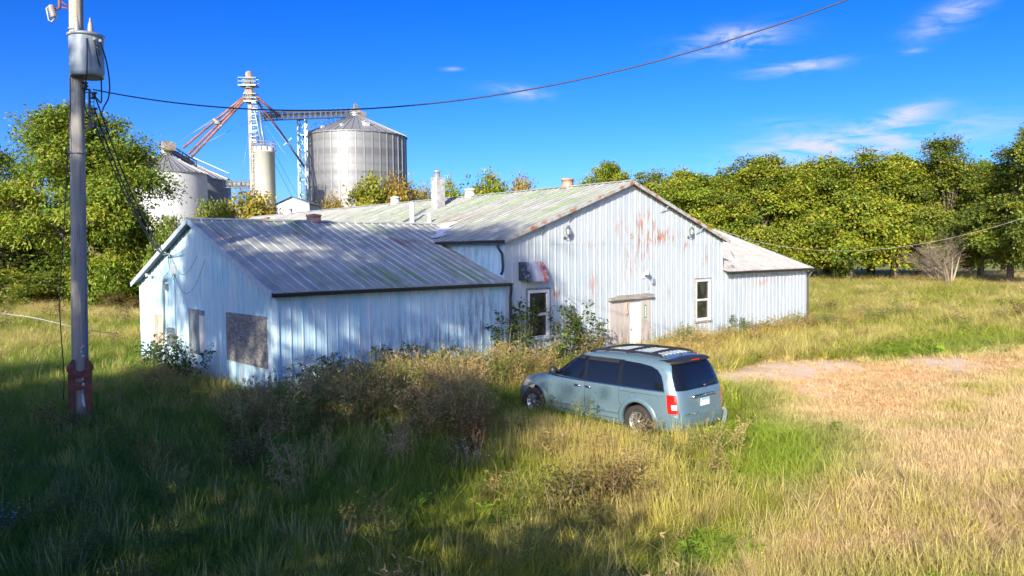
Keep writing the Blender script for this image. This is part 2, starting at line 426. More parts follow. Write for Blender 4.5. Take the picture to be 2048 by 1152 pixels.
# left wall of the tall part above the wing roof
lw = lambda u, z, d: (-d, u, z)
wall_run(lw, 0, 3.66, lambda u: ME-.06, M['siding_wing'], z0=2.6)
def sheet(name, pts, mat): 
    mb = MB(); mb.add(pts, [tuple(range(len(pts)))]); return mb.build(name, mat, barn)
sheet('side_wall', [(0, 3.66, -.1), (0, ML, -.1), (0, ML, ME-.06), (0, 3.66, ME-.06)], M['siding_gable'])
sheet('side_wall', [(MW, 0, 2.6), (MW, ML, -.1), (MW, ML, ME-.06), (MW, 0, ME-.06)], M['siding_gable'])
sheet('back_wall', [(0, ML, -.1), (MW, ML, -.1), (MW, ML, ME-.06), (MW/2, ML, MP-.06), (0, ML, ME-.06)], M['siding_gable'])
sheet('back_wall', [(-WL, WW, -.1), (0, WW, -.1), (0, WW, WE-.05), (-WL, WW, WE-.05)], M['siding_wing'])
sheet('back_wall', [(MW, WW, -.1), (MW+RL, WW, -.1), (MW+RL, WW, RE), (MW, WW, RE)], M['siding_right'])
sheet('side_wall', [(MW+RL, 0, -.1), (MW+RL, WW, -.1), (MW+RL, WW, RE), (MW+RL, WW/2, WR), (MW+RL, 0, RE)], M['siding_right'])

# corner posts
for (x, y, h, m) in ((-WL, 0, WE-.06, 'siding_wing'), (-WL, WW, WE-.06, 'siding_wing'), (MW, 0, ME-.05, 'siding_gable')):
    mb = MB(); mb.bx(x-.035, x+.03, y-.035, y+.03, -.1, h); mb.build('corner_trim', M[m], barn)

# roofs: panels with standing ribs. fn(u, s): u along the eave, s up the slope (plan metres)
def roof_run(fn, u0, u1, mat, s0, s1, pitch, rib=.035, rw=.03, s_start=None, name='roof_panel', wavy=.012):
    n = round((u1-u0)/pitch); w = (u1-u0)/n
    for i in range(n):
        a, b = u0+i*w, u0+(i+1)*w
        prof = [(a, 0), (a+.012, rib), (a+rw, rib), (a+rw+.012, 0), ((a+b)/2, random.uniform(0, .006)), (b, 0)]
        ns = 5; P = []
        lift = random.uniform(-.003, wavy)
        for k in range(ns+1):
            row = []
            for (u, h) in prof:
                lo = s_start(u) if s_start else s0
                s = lo+(s1-lo)*k/ns
                x, y, z = fn(u, s)
                row.append((x, y, z+h+lift*(1-k/ns)*(1 if k == 0 else .3)))
            P.append(row)
        # a thin turned-down lip at the eave
        P.insert(0, [(x, y, z-.025) for (x, y, z) in P[0]])
        mb = MB(); mb.grid(P, smooth=False); mb.build(name, mat, barn)
T = .03
def zmain(x): return ME+KM*x if x < MW/2 else ME+KM*(MW-x)
# wing front slope, clipped where it runs into the tall part
def wstart(u):
    if u <= .0: return -OV
    ys = (ME+KM*u-.02-WE)/KW
    return max(-OV, min(WW/2-.01, ys))
roof_run(lambda u, s: (u, s, WE+KW*s+T), -WL-OV, 0.03, M['roof_wing'], -OV, WW/2, .3325)
roof_run(lambda u, s: (u, s, WE+KW*s+T), 0.03, 1.90, M['roof_wing'], -OV, WW/2, .3325, s_start=wstart)
sheet('roof_sheet', [(-WL-OV, WW/2, WR+T), (1.9, WW/2, WR+T), (0, WW+OV, WE-KW*OV+T), (-WL-OV, WW+OV, WE-KW*OV+T)], M['roof_wing'])
# main left slope: u along y, s along x
roof_run(lambda u, s: (s, u, zmain(s)+T), -OV, ML+OV, M['roof_main'], -OV, MW/2, .3325, rib=.026, rw=.05)
sheet('roof_sheet', [(MW/2, -OV, MP+T), (MW+OV, -OV, ME-KM*OV+T), (MW+OV, ML+OV, ME-KM*OV+T), (MW/2, ML+OV, MP+T)], M['roof_main'])
# right wing front slope
roof_run(lambda u, s: (u, s, RE+KW*s+T), MW+.02, MW+RL+OV, M['roof_right'], -OV, WW/2, .3325, rib=.025)
sheet('roof_sheet', [(MW, WW/2, RE+KW*WW/2+T), (MW+RL+OV, WW/2, RE+KW*WW/2+T), (MW+RL+OV, WW+OV, RE-KW*OV+T), (MW, WW+OV, RE-KW*OV+T)], M['roof_right'])
# ridge caps
mb = MB(); mb.grid([[(x, WW/2-.16, WR+T+.02-.05), (x, WW/2, WR+T+.045), (x, WW/2+.16, WR+T-.03)] for x in np.linspace(-WL-OV-.01, 1.75, 8)], smooth=False); mb.build('ridge_cap', M['roof_wing'], barn)
mb = MB(); mb.grid([[(MW/2-.17, y, MP+T-.02), (MW/2, y, MP+T+.045), (MW/2+.17, y, MP+T-.02)] for y in np.linspace(-OV-.01, ML+OV, 12)], smooth=False); mb.build('ridge_cap', M['roof_main'], barn)
# undersides (soffits) and rake boards
def slab(name, a, b, c_, d, th, mat):
    """thin board over the quad a b c d, thickened downwards"""
    mb = MB(); P = [a, b, c_, d]
    mb.add(P+[(x, y, z-th) for x, y, z in P], [(0, 1, 2, 3), (7, 6, 5, 4), (0, 4, 5, 1), (1, 5, 6, 2), (2, 6, 7, 3), (3, 7, 4, 0)])
    return fix_normals(mb.build(name, mat, barn))
e = .012
slab('soffit', (-OV, -OV, zmain(-OV)-e), (MW/2, -OV, MP-e), (MW/2, -.0, MP-e), (-OV, 0, zmain(-OV)-e), .02, M['soffit'])
slab('soffit', (MW/2, -OV, MP-e), (MW+OV, -OV, zmain(-OV)-e), (MW+OV, 0, zmain(-OV)-e), (MW/2, 0, MP-e), .02, M['soffit'])
slab('soffit', (-WL-OV, -OV, WE-KW*OV-e), (-WL, -OV, WE-KW*OV-e), (-WL, WW/2, WR-e), (-WL-OV, WW/2, WR-e), .02, M['soffit'])
slab('soffit', (-WL-OV, WW/2, WR-e), (-WL, WW/2, WR-e), (-WL, WW+OV, WE-KW*OV-e), (-WL-OV, WW+OV, WE-KW*OV-e), .02, M['soffit'])
def rake(a, b, w, h, mat, name='rake_board', up=(0, 0, 1)):
    mb = MB(); mb.bar(a, b, w, h, up); return mb.build(name, mat, barn)
rake((-OV, -OV-.012, zmain(-OV)-.03), (MW/2, -OV-.012, MP-.03), .025, .13, M['rake_trim'])
rake((MW/2+.003, -OV-.012, MP-.032), (MW+OV, -OV-.012, zmain(-OV)-.032), .025, .13, M['rake_trim'])
rake((-WL-OV-.014, -OV, WE-KW*OV-.03), (-WL-OV-.014, WW/2, WR-.03), .028, .15, M['fascia'])
rake((-WL-OV-.014, WW/2+.003, WR-.032), (-WL-OV-.014, WW+OV, WE-KW*OV-.032), .028, .15, M['fascia'])
rake((MW+RL+OV+.014, -OV, RE-KW*OV-.03), (MW+RL+OV+.014, WW/2, RE+KW*WW/2-.03), .028, .12, M['fascia'])
# brackets under the gable overhang
for u, lean in ((1.65, 0), (3.0, 0), (8.2, .3), (10.6, .3)):
    z = zmain(u)-.05
    mb = MB(); mb.bar((u, -.02, z-.42), (u+lean, -OV+.02, z-.02-(KM*lean if u > MW/2 else 0)), .03); mb.build('rake_brace', M['steel_grey'], barn)
# gutters
def gutter(x0, x1, y, z, name='gutter', along='x', n=2):
    def prof(t):  # open K-style trough
        return [(-.0, .0), (-.0, -.10), (-.075, -.10), (-.10, -.05), (-.115, .0), (-.105, .0), (-.09, -.05), (-.07, -.09), (-.012, -.09), (-.012, 0)]
    mb = MB(); ts = np.linspace(x0, x1, 9)
    P = []
    for t in ts:
        w = random.uniform(-.008, .008)
        P.append([(t, y+a, z+b+w) if along == 'x' else (y+a, t, z+b+w) for a, b in prof(0)])
    mb.grid(P, smooth=False)
    for t in (0, -1): mb.add(P[t], [tuple(range(len(P[t])))])
    return mb.build(name, M['gutter'], barn)
gutter(-WL-OV, .06, -OV, WE-KW*OV+.015)
gutter(-.30, 3.25, -OV-.0, zmain(-OV)+.01, along='y')
gutter(MW+.1, MW+RL+OV, -OV, RE-KW*OV+.015)
def spout(pts, w=.075, parent=barn):
    mb = MB(); mb.tube(pts, w*.62, 6, smooth=False); return mb.build('downspout', M['gutter'], parent)
spout([(-.30, -.05, zmain(-OV)-.06), (-.30, -.03, zmain(-OV)-.22), (-.14, -.05, zmain(-OV)-.42), (-.12, -.06, 3.45), (-.18, -.10, 3.28), (-.26, -.12, 3.20)])
spout([(.0, -OV-.05, WE-.17), (.02, -OV-.05, WE-.30), (.16, -.09, WE-.52), (.17, -.085, 1.2), (.17, -.085, .1)])
spout([(MW+RL+.1, -OV-.05, RE-.16), (MW+RL+.1, -.2, RE-.3), (MW+RL+.0, -.08, RE-.55), (MW+RL+.0, -.08, .1)])

# windows with vinyl frames
def window(o, deep=.03):
    u0, u1, z0, z1 = o
    w = MB(); t = .052
    for (a, b, c_, d) in ((u0-.02, u0+t, z0-.03, z1+.03), (u1-t, u1+.02, z0-.03, z1+.03), (u0+t, u1-t, z1-t, z1+.03), (u0+t, u1-t, z0-.03, z0+t)):
        w.bx(a, b, -.05, .06, c_, d)
    fr = w.build('window', M['vinyl'], barn)
    zm = (z0+z1)/2
    s = MB(); s.bx(u0+t, u1-t, .0, .055, zm-.022, zm+.022); s.build('sash', M['vinyl'], fr)
    for (a, b) in ((z0+t, zm-.022), (zm+.022, z1-t)):
        p = MB(); p.bx(u0+t, u1-t, .030 if a > zm else .042, .06, a, b); p.build('pane', M['glass'], fr)
        s = MB(); y0 = .016 if a > zm else .028
        for (q, r_) in ((u0+t, u0+t+.025), (u1-t-.025, u1-t)): s.bx(q, r_, y0, .055, a, b)
        s.bx(u0+t+.025, u1-t-.025, y0, .055, b-.025, b); s.bx(u0+t+.025, u1-t-.025, y0, .055, a, a+.025)
        s.build('sash', M['vinyl'], fr)
    s = MB()
    for (a, b, c_, d) in ((u0-.09, u0-.022, z0-.03, z1+.10), (u1+.022, u1+.09, z0-.03, z1+.10), (u0-.022, u1+.022, z1+.032, z1+.10)): s.bx(a, b, -.032, .0, c_, d)
    s.build('frame', M['old_wood'] if u0 > 5 else M['weathered_panel'], fr)
    s = MB(); s.bx(u0-.12, u1+.12, -.075, 0, z0-.10, z0-.032); s.build('sill', M['old_wood'], fr)
window(WIN_L); window(WIN_R)

# door opening: a run of pinkish boards, a white door, a rotten jamb, an old timber lintel
xs = np.linspace(5.15, 6.20, 6)
for a, b in zip(xs, xs[1:]):
    mb = MB(); mb.bx(a+.004, b-.004, -.03+random.uniform(-.006, .006), .02, -.1, 2.07); mb.build('door_board', M['pink_board'], barn)
d = MB(); d.bx(6.26, 6.96, -.005, .03, -.1, 1.97); dr = d.build('door', M['door_white'], barn)
for (a, b, c_, e_) in ((6.33, 6.58, 1.3, 1.85), (6.64, 6.89, 1.3, 1.85), (6.33, 6.58, .3, 1.15), (6.64, 6.89, .3, 1.15)):
    p = MB()
    for (q, r_, s_, t_) in ((a, a+.02, c_, e_), (b-.02, b, c_, e_), (a+.02, b-.02, c_, c_+.02), (a+.02, b-.02, e_-.02, e_)): p.bx(q, r_, -.013, -.004, s_, t_)
    p.build('moulding', M['door_white'], dr)
k = MB(); k.lathe([(0.0, -.075), (.03, -.07), (.034, -.05), (.015, -.03), (.02, -.006)], (6.33, 0, .95), 10, 'y'); fix_normals(k.build('handle', M['steel_grey'], dr))
d = MB(); d.bx(6.20, 6.26, -.04, .03, -.1, 2.05); d.bx(6.96, 7.02, -.04, .03, -.1, 2.05); d.bx(6.26, 6.96, -.038, .03, 1.975, 2.05); d.build('door_frame', M['pink_board'], barn)
for a, b in ((7.02, 7.12), (7.12, 7.54)):
    mb = MB(); mb.bx(a+.004, b-.004, -.045, .02, -.1, 2.07); mb.build('jamb_board', M['pink_board'], barn)
mb = MB(); mb.bar((5.05, -.10, 2.13), (7.62, -.10, 2.17), .16, .11); mb.bar((5.45, -.06, 2.22), (7.55, -.06, 2.245), .10, .05); mb.build('lintel', M['old_wood'], barn)
mb = MB(); mb.tube([(6.08, -.05, 2.05), (6.05, -.07, 1.8), (6.10, -.08, 1.6), (6.08, -.07, 1.52)], [.02, .03, .028, .02], 6); mb.bx(6.04, 6.14, -.07, -.03, 1.68, 1.95); mb.build('hasp', M['vent_rust'], barn)

# boarded openings in the wing gable
def board(o, mat, th=.03, name='window_board', grow=.04):
    u0, u1, z0, z1 = o
    mb = MB(); mb.bx(-WL-.03-th, -WL+.02, u0-grow, u1+grow, z0-grow, z1+grow); return mb.build(name, mat, barn)
board(W_OSB, M['osb'], .02)
u0, u1, z0, z1 = W_MID
mb = MB(); mb.bx(-WL-.06, -WL+.02, u0+.32, u1+.04, z0-.05, z1+.06); mb.build('window_board', M['weathered_panel'], barn)
mb = MB(); mb.bx(-WL-.045, -WL+.02, u0-.04, u0+.312, z0-.02, z1-.10); mb.build('window_board', M['vinyl'], barn)
mb = MB(); mb.bx(-WL-.062, -WL+.02, u0-.03, u0+.316, z1-.098, z1+.05); mb.build('window_board', M['weathered_panel'], barn)
u0, u1, z0, z1 = W_FAR
mb = MB(); mb.bx(-WL-.03, -WL+.02, u0+.12, u1-.12, z0, z1-.14); mb.build('window_board', M['tan_board'], barn)
mb = MB()
for (a, b, c_, d_) in ((u0-.04, u0+.12, z0-.05, z1+.03), (u1-.12, u1+.04, z0-.05, z1+.03), (u0+.12, u1-.12, z1-.14, z1+.03), (u0+.12, u1-.12, z0-.05, z0)): mb.bx(-WL-.06, -WL+.02, a, b, c_, d_)
mb.build('window_frame', M['vinyl'], barn)
# trim round the big board, a repair strip, service gear
mb = MB(); mb.bar((-WL-.03, .4, .80), (-WL-.03, .05, .76), .012, .05); mb.bar((-WL-.03, .55, 2.2), (-WL-.03, .1, 2.12), .01, .02); mb.build('trim_strip', M['siding_wing'], barn)
mb = MB(); mb.tube([(-WL-.05, 8.35, .9), (-WL-.06, 8.28, 1.8), (-WL-.06, 8.26, 2.75), (-WL-.07, 8.18, 3.02), (-WL-.10, 8.02, 3.13), (-WL-.14, 7.9, 3.10)], .035, 8); mb.build('conduit', M['steel_grey'], barn)
mb = MB(); mb.tube([(-WL-.05, 7.30, .3), (-WL-.05, 7.22, 3.7)], .026, 8); mb.build('conduit', M['siding_wing'], barn)
mb = MB(); mb.bx(-WL-.14, -WL-.02, 7.84, 7.98, 2.78, 2.98); mb.build('service_cap', M['steel_grey'], barn)
mb = MB(); mb.bx(-WL-.16, -WL-.02, 7.25, 7.75, .95, 1.55); b_ = mb.build('meter_box', M['weathered_panel'], barn)
mb = MB(); mb.lathe([(0, -.30), (.06, -.29), (.085, -.22), (.09, -.16)], (-WL, 7.5, 1.3), 14, 'x'); fix_normals(mb.build('meter', M['frosted'], b_))
for (y, z) in ((7.45, 3.92), (9.3, 3.2), (7.6, 4.15)):
    mb = MB(); mb.tube([(-WL-.02, y, z), (-WL-.22, y, z+.05)], .025, 6); mb.lathe([(.0, -.05), (.05, -.045), (.05, -.02), (.03, 0), (.05, .02), (.05, .045), (0, .05)], (-WL-.24, y, z+.05), 8); mb.build('wire_insulator', M['vinyl'], barn)
# loose loops of wire on the gable
def loop(a, b, sag, n=14, r=.007, off=.06):
    P = [(-WL-off-.05*math.sin(math.pi*t), a[0]+(b[0]-a[0])*t, a[1]+(b[1]-a[1])*t-sag*4*t*(1-t)) for t in np.linspace(0, 1, n)]
    mb = MB(); mb.tube(P, r, 4); return mb.build('wire', M['black'], barn)
loop((9.3, 3.22), (7.45, 3.9), .25); loop((9.2, 3.2), (7.4, 3.6), .35); loop((9.0, 3.15), (7.3, 3.5), .15); loop((8.6, 3.6), (7.2, 3.3), .3)
loop((7.45, 3.95), (5.2, 3.9), .62, off=.05); loop((7.3, 3.5), (4.6, 3.75), .9, off=.05); loop((7.6, 4.15), (7.35, 3.3), .02); loop((7.7, 4.1), (7.2, 3.15), .05); loop((7.5, 4.0), (7.1, 3.2), -.03)
mb = MB(); mb.bx(-WL-.12, -WL-.02, 7.05, 7.35, 3.3, 3.62); mb.build('junction_box', M['vinyl'], barn)

# wall lanterns
def lantern(u, z):
    r = empty('wall_lantern'); r.parent = barn
    mb = MB(); y = -.20
    mb.lathe([(0, .20), (.03, .18), (.06, .12), (.10, .06), (.105, .045), (0, .045)], (u, y, z), 6, smooth=False); mb.lathe([(.0, -.17), (.05, -.165), (.06, -.13), (0, -.13)], (u, y, z), 6, smooth=False)
    for j in range(6):
        a = 2*math.pi*j/6; mb.bar((u+.095*math.cos(a), y+.095*math.sin(a), z+.05), (u+.06*math.cos(a), y+.06*math.sin(a), z-.14), .012)
    mb.build('cap', M['lamp_metal'], r)
    mb = MB(); mb.lathe([(.088, .045), (.054, -.13)], (u, y, z), 6, smooth=False); mb.build('lamp_shade', M['frosted'], r)
    mb = MB(); mb.tube([(u, -.02, z-.25), (u, -.10, z-.28), (u, -.2, z-.22), (u, -.2, z-.16)], .016, 6); mb.lathe([(.06, 0), (.06, -.03), (0, -.035)], (u, -.0, z-.25), 10, 'y'); mb.build('bracket', M['lamp_metal'], r)
lantern(2.78, 4.62); lantern(10.07, 4.68)
# barrel awning
mb = MB(); x0, x1 = .60, 1.60; P = []
arc = [(math.cos(a), math.sin(a)) for a in np.linspace(0, math.pi/2, 10)]
P = [[(x, -.02-.38*s_, 2.98+.60*(1-0)*c_) for c_, s_ in [(math.cos(t), math.sin(t)) for t in np.linspace(0, math.pi/2, 10)]] for x in np.linspace(x0, x1, 9)]
mb.grid(P); mb.grid([[(x, y*1.0, z-.012) for x, y, z in row] for row in P], flip=True)
for x in (x0, x1):
    pr = [(-.02, 2.98)]+[(-.02-.38*math.sin(t), 2.98+.60*math.cos(t)) for t in np.linspace(0, math.pi/2, 10)]
    mb.add([(x, a, b) for a, b in pr], [tuple(range(len(pr)))])
mb.bx(x0, x1, -.42, -.39, 2.93, 2.985); aw = mb.build('awning', M['awning'], barn)
# flood lamp, junction box, pipe hole, house number board, satellite dish
mb = MB(); mb.lathe([(0, -.30), (.10, -.28), (.085, -.16), (.04, -.10), (.03, -.06)], (7.13, 0, 3.06), 12, 'y'); mb.tube([(7.13, -.01, 2.93), (7.13, -.08, 2.95), (7.13, -.12, 3.02)], .02, 6); mb.bx(7.05, 7.21, -.05, -.008, 2.86, 3.0); mb.build('flood_lamp', M['dish_white'], barn)
mb = MB(); mb.bx(7.60, 7.74, -.12, -.008, 2.62, 2.82); mb.tube([(7.2, -.03, 2.85), (7.38, -.03, 2.7), (7.42, -.04, 2.5), (7.40, -.05, 2.42)], .01, 5); mb.build('electrical_box', M['steel_grey'], barn)
mb = MB(); mb.lathe([(.0, .01), (.055, .01), (.06, -.035), (.085, -.035), (.085, -.004)], (6.42, 0, 4.46), 14, 'y'); mb.build('pipe_flange', M['vent_rust'], barn)
mb = MB(); mb.bx(7.13, 7.27, -.062, -.045, 1.33, 1.83); sg = mb.build('number_sign', M['sign_green'], barn)
mb = MB()
segs = {'t': ((.0, .06), (.05, .06)), 'm': ((0, .03), (.05, .03)), 'b': ((0, 0), (.05, 0)), 'l1': ((0, .03), (0, .06)), 'l0': ((0, 0), (0, .03)), 'r1': ((.05, .03), (.05, .06)), 'r0': ((.05, 0), (.05, .03))}
mb.bx(7.170, 7.230, -.068, -.0621, 1.375, 1.785); mb.build('number_field', M['white_paint'], sg)
mb = MB(); bx_, bz_ = MW+.02, 3.55
mb.tube([(MW-.02, -.3, 3.42), (MW+.02, -.46, 3.5), (MW+.02, -.5, 3.6)], .018, 6)
mb.lathe([(0.0, .05), (.12, .035), (.22, 0), (.235, .0)], (0, 0, 0), 16, 'y'); 
dish = mb.v[-64:]
rot = Matrix.Rotation(R(35), 3, 'Z') @ Matrix.Rotation(R(-25), 3, 'X')
for i in range(len(mb.v)-64, len(mb.v)): mb.v[i] = tuple(rot @ Vector(mb.v[i])+Vector((MW+.02, -.52, 3.72)))
mb.tube([(MW+.02, -.52, 3.6), (MW-.2, -.8, 3.62)], .012, 5); mb.build('satellite_dish', M['dish_white'], barn)

# things on the roof
ch = MB(); cx, cy = 4.6, 9.55; cz = zmain(cx)
ch.bx(cx-.215, cx+.215, cy-.215, cy+.215, cz-.5, 7.22); ch.bx(cx-.235, cx+.235, cy-.235, cy+.235, 7.222, 7.28); c0 = ch.build('chimney', M['concrete'], barn)
fl = MB(); fl.lathe([(.13, 0), (.13, .26), (.155, .26), (.155, .32), (.0, .35)], (cx-.05, cy, 7.27), 16); fl.build('flue', M['flue'], c0)
def pipe(x, y, z, r, h, mat, cap=0, name='vent_pipe'):
    mb = MB(); mb.lathe([(r*1.5, 0), (r, .06), (r, h), (r*(1+cap), h), (r*(1+cap), h+.05+r*cap*.4), (0, h+.08+r*cap)], (x, y, z), 14); return mb.build(name, M[mat], barn)
pipe(2.35, 8.4, zmain(2.35)-.1, .10, .92, 'vent_white'); pipe(2.15, 6.9, zmain(2.15)-.1, .08, .48, 'vent_white')
pipe(-3.75, 5.5, WR-.02, .24, .22, 'vent_rust', .1, 'roof_vent')
for y, m in ((3.15, 'vent_rust'), (9.36, 'vent_white'), (15.5, 'vent_white'), (27.6, 'vent_white')): pipe(MW/2, y, MP-.05, .24, .34, m, .12, 'roof_vent')
pipe(4.0, 26.0, zmain(4.0), .24, .4, 'vent_rust', .1, 'roof_vent')
# sealed valley between the two roofs
mb = MB(); P = []
for t in np.linspace(0, 1, 12):
    x = .02+t*1.85; y = wstart(x)
    wv = .16+.10*math.sin(t*17)+.1*t
    P.append([(x-wv*.9, y+.05, WE+KW*(y+.05)+T+.045), (x, y-.02, zmain(x)+T+.055), (x+wv, y-wv*.9, zmain(x+wv)+T+.04)])
mb.grid(P, smooth=False); mb.build('valley_flashing', M['sealant'], barn)

# ------------------------------------------------------------------ the minivan
def carpaint():
    g = G('car_paint', .28, .35, .5); g.base(g.mix(g.rng(g.noise(sc=1.2), .3, .7), (.125, .205, .25), (.155, .24, .285)))
    g.rough(g.rng(g.noise(sc=3, detail=8), .35, .7, .24, .42))
    g.p.inputs['Coat Weight'].default_value = .5; g.p.inputs['Coat Roughness'].default_value = .08
    return g.mat
M['car'] = carpaint()
g = G('tinted_glass', .04, 0, .6); g.base((.006, .008, .012)); M['tint'] = g.mat
g = G('pillar_black', .22, 0, .5); g.base((.012, .012, .014)); M['pillar'] = g.mat
g = G('chrome', .18, 1, .5); g.base((.62, .63, .64)); M['chrome'] = g.mat
g = G('alloy', .35, .8, .5); g.base((.50, .50, .50)); M['alloy'] = g.mat
M['tyre'] = plain('tyre', (.028, .026, .024), .85)
g = G('lamp_red', .12, 0, .6); g.base((.62, .012, .012)); M['red'] = g.mat
g = G('lamp_clear', .15, 0, .6); g.base((.78, .66, .64)); M['clear'] = g.mat
g = G('plate_white', .4); g.base((.74, .76, .78)); M['plate'] = g.mat
g = G('plate_blue', .4); g.base((.20, .45, .70)); M['plate_blue'] = g.mat
g = G('plate_red', .4); g.base((.35, .06, .06)); M['plate_red'] = g.mat
M['roof_dull'] = plain('roof_dull', (.30, .34, .37), .5, .1, var=.3)
M['plastic'] = plain('plastic', (.022, .023, .026), .45)
M['amber'] = plain('amber', (.42, .36, .33), .25)

LV = np.array([  # z, front x, rear x, half width, nose exponent
 (.20, 2.28, -2.44, .84), (.26, 2.40, -2.53, .905), (.34, 2.46, -2.575, .935), (.45, 2.485, -2.59, .950), (.58, 2.48, -2.585, .958), (.70, 2.44, -2.565, .960), (.80, 2.36, -2.55, .958), (.88, 2.20, -2.540, .955),
 (.95, 1.92, -2.53, .950), (1.01, 1.60, -2.515, .945), (1.06, 1.30, -2.50, .938), (1.12, 1.14, -2.48, .926), (1.22, .96, -2.45, .905), (1.34, .76, -2.405, .878), (1.46, .55, -2.35, .848), (1.55, .38, -2.29, .820),
 (1.60, .27, -2.25, .800), (1.645, .13, -2.19, .765), (1.68, -.03, -2.10, .71), (1.705, -.2, -1.98, .63), (1.722, -.42, -1.80, .52), (1.734, -.7, -1.6, .36)])
zz = np.concatenate([np.linspace(.20, 1.6, 44), np.linspace(1.615, 1.734, 12)])
def lv(z):
    return [np.interp(z, LV[:, 0], LV[:, k]) for k in (1, 2, 3)]
def nexp(z): return (np.interp(z, [.2, .8, 1.1, 1.6, 1.73], [3.6, 3.4, 3.6, 4.0, 3.0]), np.interp(z, [.2, 1.0, 1.6, 1.73], [7.0, 7.5, 6.5, 3.5]))
def surf(z, th, off=0.0):
    xf, xr, w = lv(z); nf, nr = nexp(z)
    xc = -.4 if z < 1.65 else np.interp(z, [1.65, 1.734], [-.6, -1.15])
    c, s = math.cos(th), math.sin(th)
    n = nf if c > 0 else nr; hx = (xf-xc) if c > 0 else (xc-xr)
    x = xc+math.copysign(abs(c)**(2/n), c)*hx; y = math.copysign(abs(s)**(2/n), s)*w
    if off:
        r = math.hypot(x-xc, y) or 1
        gx, gy = (abs((x-xc)/hx)**(n-1))/hx*math.copysign(1, x-xc), (abs(y/w)**(n-1))/w*math.copysign(1, y)
        L = math.hypot(gx, gy) or 1; x += gx/L*off; y += gy/L*off
    return (x, y, z)
def side_y(x, z):
    xf, xr, w = lv(z); nf, nr = nexp(z); xc = -.4 if z < 1.65 else np.interp(z, [1.65, 1.734], [-.6, -1.15])
    xi = (x-xc)/((xf-xc) if x > xc else (xc-xr)); n = nf if x > xc else nr
    return w*max(0, 1-min(1, abs(xi))**n)**(1/n)
def rear_x(y, z):
    xf, xr, w = lv(z); nf, nr = nexp(z); xc = -.4 if z < 1.65 else np.interp(z, [1.65, 1.734], [-.6, -1.15])
    return xc-(xc-xr)*max(0, 1-min(1, abs(y/w))**nr)**(1/nr)
van = empty('minivan', (0, 0, 0), label='pale blue grey minivan parked in tall grass in front of the gable', cat='minivan')
ths = []
NT = 224
ths = [2*math.pi*i/NT for i in range(NT)]
b = MB(); P = [[surf(z, t) for t in ths] for z in zz]
for row in P: b.v.extend(row)
for i in range(len(zz)-1):
    for j in range(NT):
        b.f.append([i*NT+j, i*NT+(j+1) % NT, (i+1)*NT+(j+1) % NT, (i+1)*NT+j]); b.m.append(0); b.sm.append(True)
b.f.append([j for j in range(NT)][::-1]); b.m.append(0); b.sm.append(False)
b.f.append([(len(zz)-1)*NT+j for j in range(NT)]); b.m.append(0); b.sm.append(True)
body = b.build('body', [M['car'], M['black']], van)
AX = (1.54, -1.54); WZ = .345
cut = MB()
for ax in AX:
    for s in (-1, 1):
        y0, y1 = sorted((s*.60, s*1.2))
        cut.lathe([(0, y0), (.415, y0), (.415, y1), (0, y1)], (ax, 0, WZ+.01), 40, 'y', mi=0)
cutter = cut.build('cutter', M['black']); fix_normals(cutter)
fix_normals(body)
bm_ = body.modifiers.new('arch', 'BOOLEAN'); bm_.object = cutter; bm_.operation = 'DIFFERENCE'; bm_.solver = 'EXACT'
try: bm_.material_mode = 'TRANSFER'
except Exception: pass
dg = bpy.context.evaluated_depsgraph_get()
nm = bpy.data.meshes.new_from_object(body.evaluated_get(dg)); body.modifiers.clear(); body.data = nm
cm_ = cutter.data; bpy.data.objects.remove(cutter)
def side_patch(name, poly, mat, off=.004, th=.0, side=1, parent=van, smooth=False):
    """a flat-ish panel on the body side: polygon in (x, z), laid on the surface"""
    bmx = bmesh.new()
    vs = [bmx.verts.new((x, 0, z)) for x, z in poly]; bmx.faces.new(vs)
    for k in range(26):
        z_ = min(p[1] for p in poly)+(max(p[1] for p in poly)-min(p[1] for p in poly))*(k+.5)/26
        bmesh.ops.bisect_plane(bmx, geom=bmx.verts[:]+bmx.edges[:]+bmx.faces[:], plane_co=(0, 0, z_), plane_no=(0, 0, 1))
        x_ = min(p[0] for p in poly)+(max(p[0] for p in poly)-min(p[0] for p in poly))*(k+.5)/26
        bmesh.ops.bisect_plane(bmx, geom=bmx.verts[:]+bmx.edges[:]+bmx.faces[:], plane_co=(x_, 0, 0), plane_no=(1, 0, 0))
    for v in bmx.verts: v.co.y = side*(side_y(v.co.x, v.co.z)+off)
    me = bpy.data.meshes.new(name); bmx.to_mesh(me); bmx.free(); me.materials.append(mat)
    me.polygons.foreach_set('use_smooth', [True]*len(me.polygons))
    return link(name, me, parent)
def rear_patch(name, poly, mat, off=.004, parent=van):
    bmx = bmesh.new()
    vs = [bmx.verts.new((0, y, z)) for y, z in poly]; bmx.faces.new(vs)
    for k in range(30):
        a0, a1 = min(p[1] for p in poly), max(p[1] for p in poly)
        bmesh.ops.bisect_plane(bmx, geom=bmx.verts[:]+bmx.edges[:]+bmx.faces[:], plane_co=(0, 0, a0+(a1-a0)*(k+.5)/30), plane_no=(0, 0, 1))
        a0, a1 = min(p[0] for p in poly), max(p[0] for p in poly)
        bmesh.ops.bisect_plane(bmx, geom=bmx.verts[:]+bmx.edges[:]+bmx.faces[:], plane_co=(0, a0+(a1-a0)*(k+.5)/30, 0), plane_no=(0, 1, 0))
    for v in bmx.verts: v.co.x = rear_x(v.co.y, v.co.z)-off
    me = bpy.data.meshes.new(name); bmx.to_mesh(me); bmx.free(); me.materials.append(mat)
    me.polygons.foreach_set('use_smooth', [True]*len(me.polygons))
    return link(name, me, parent)
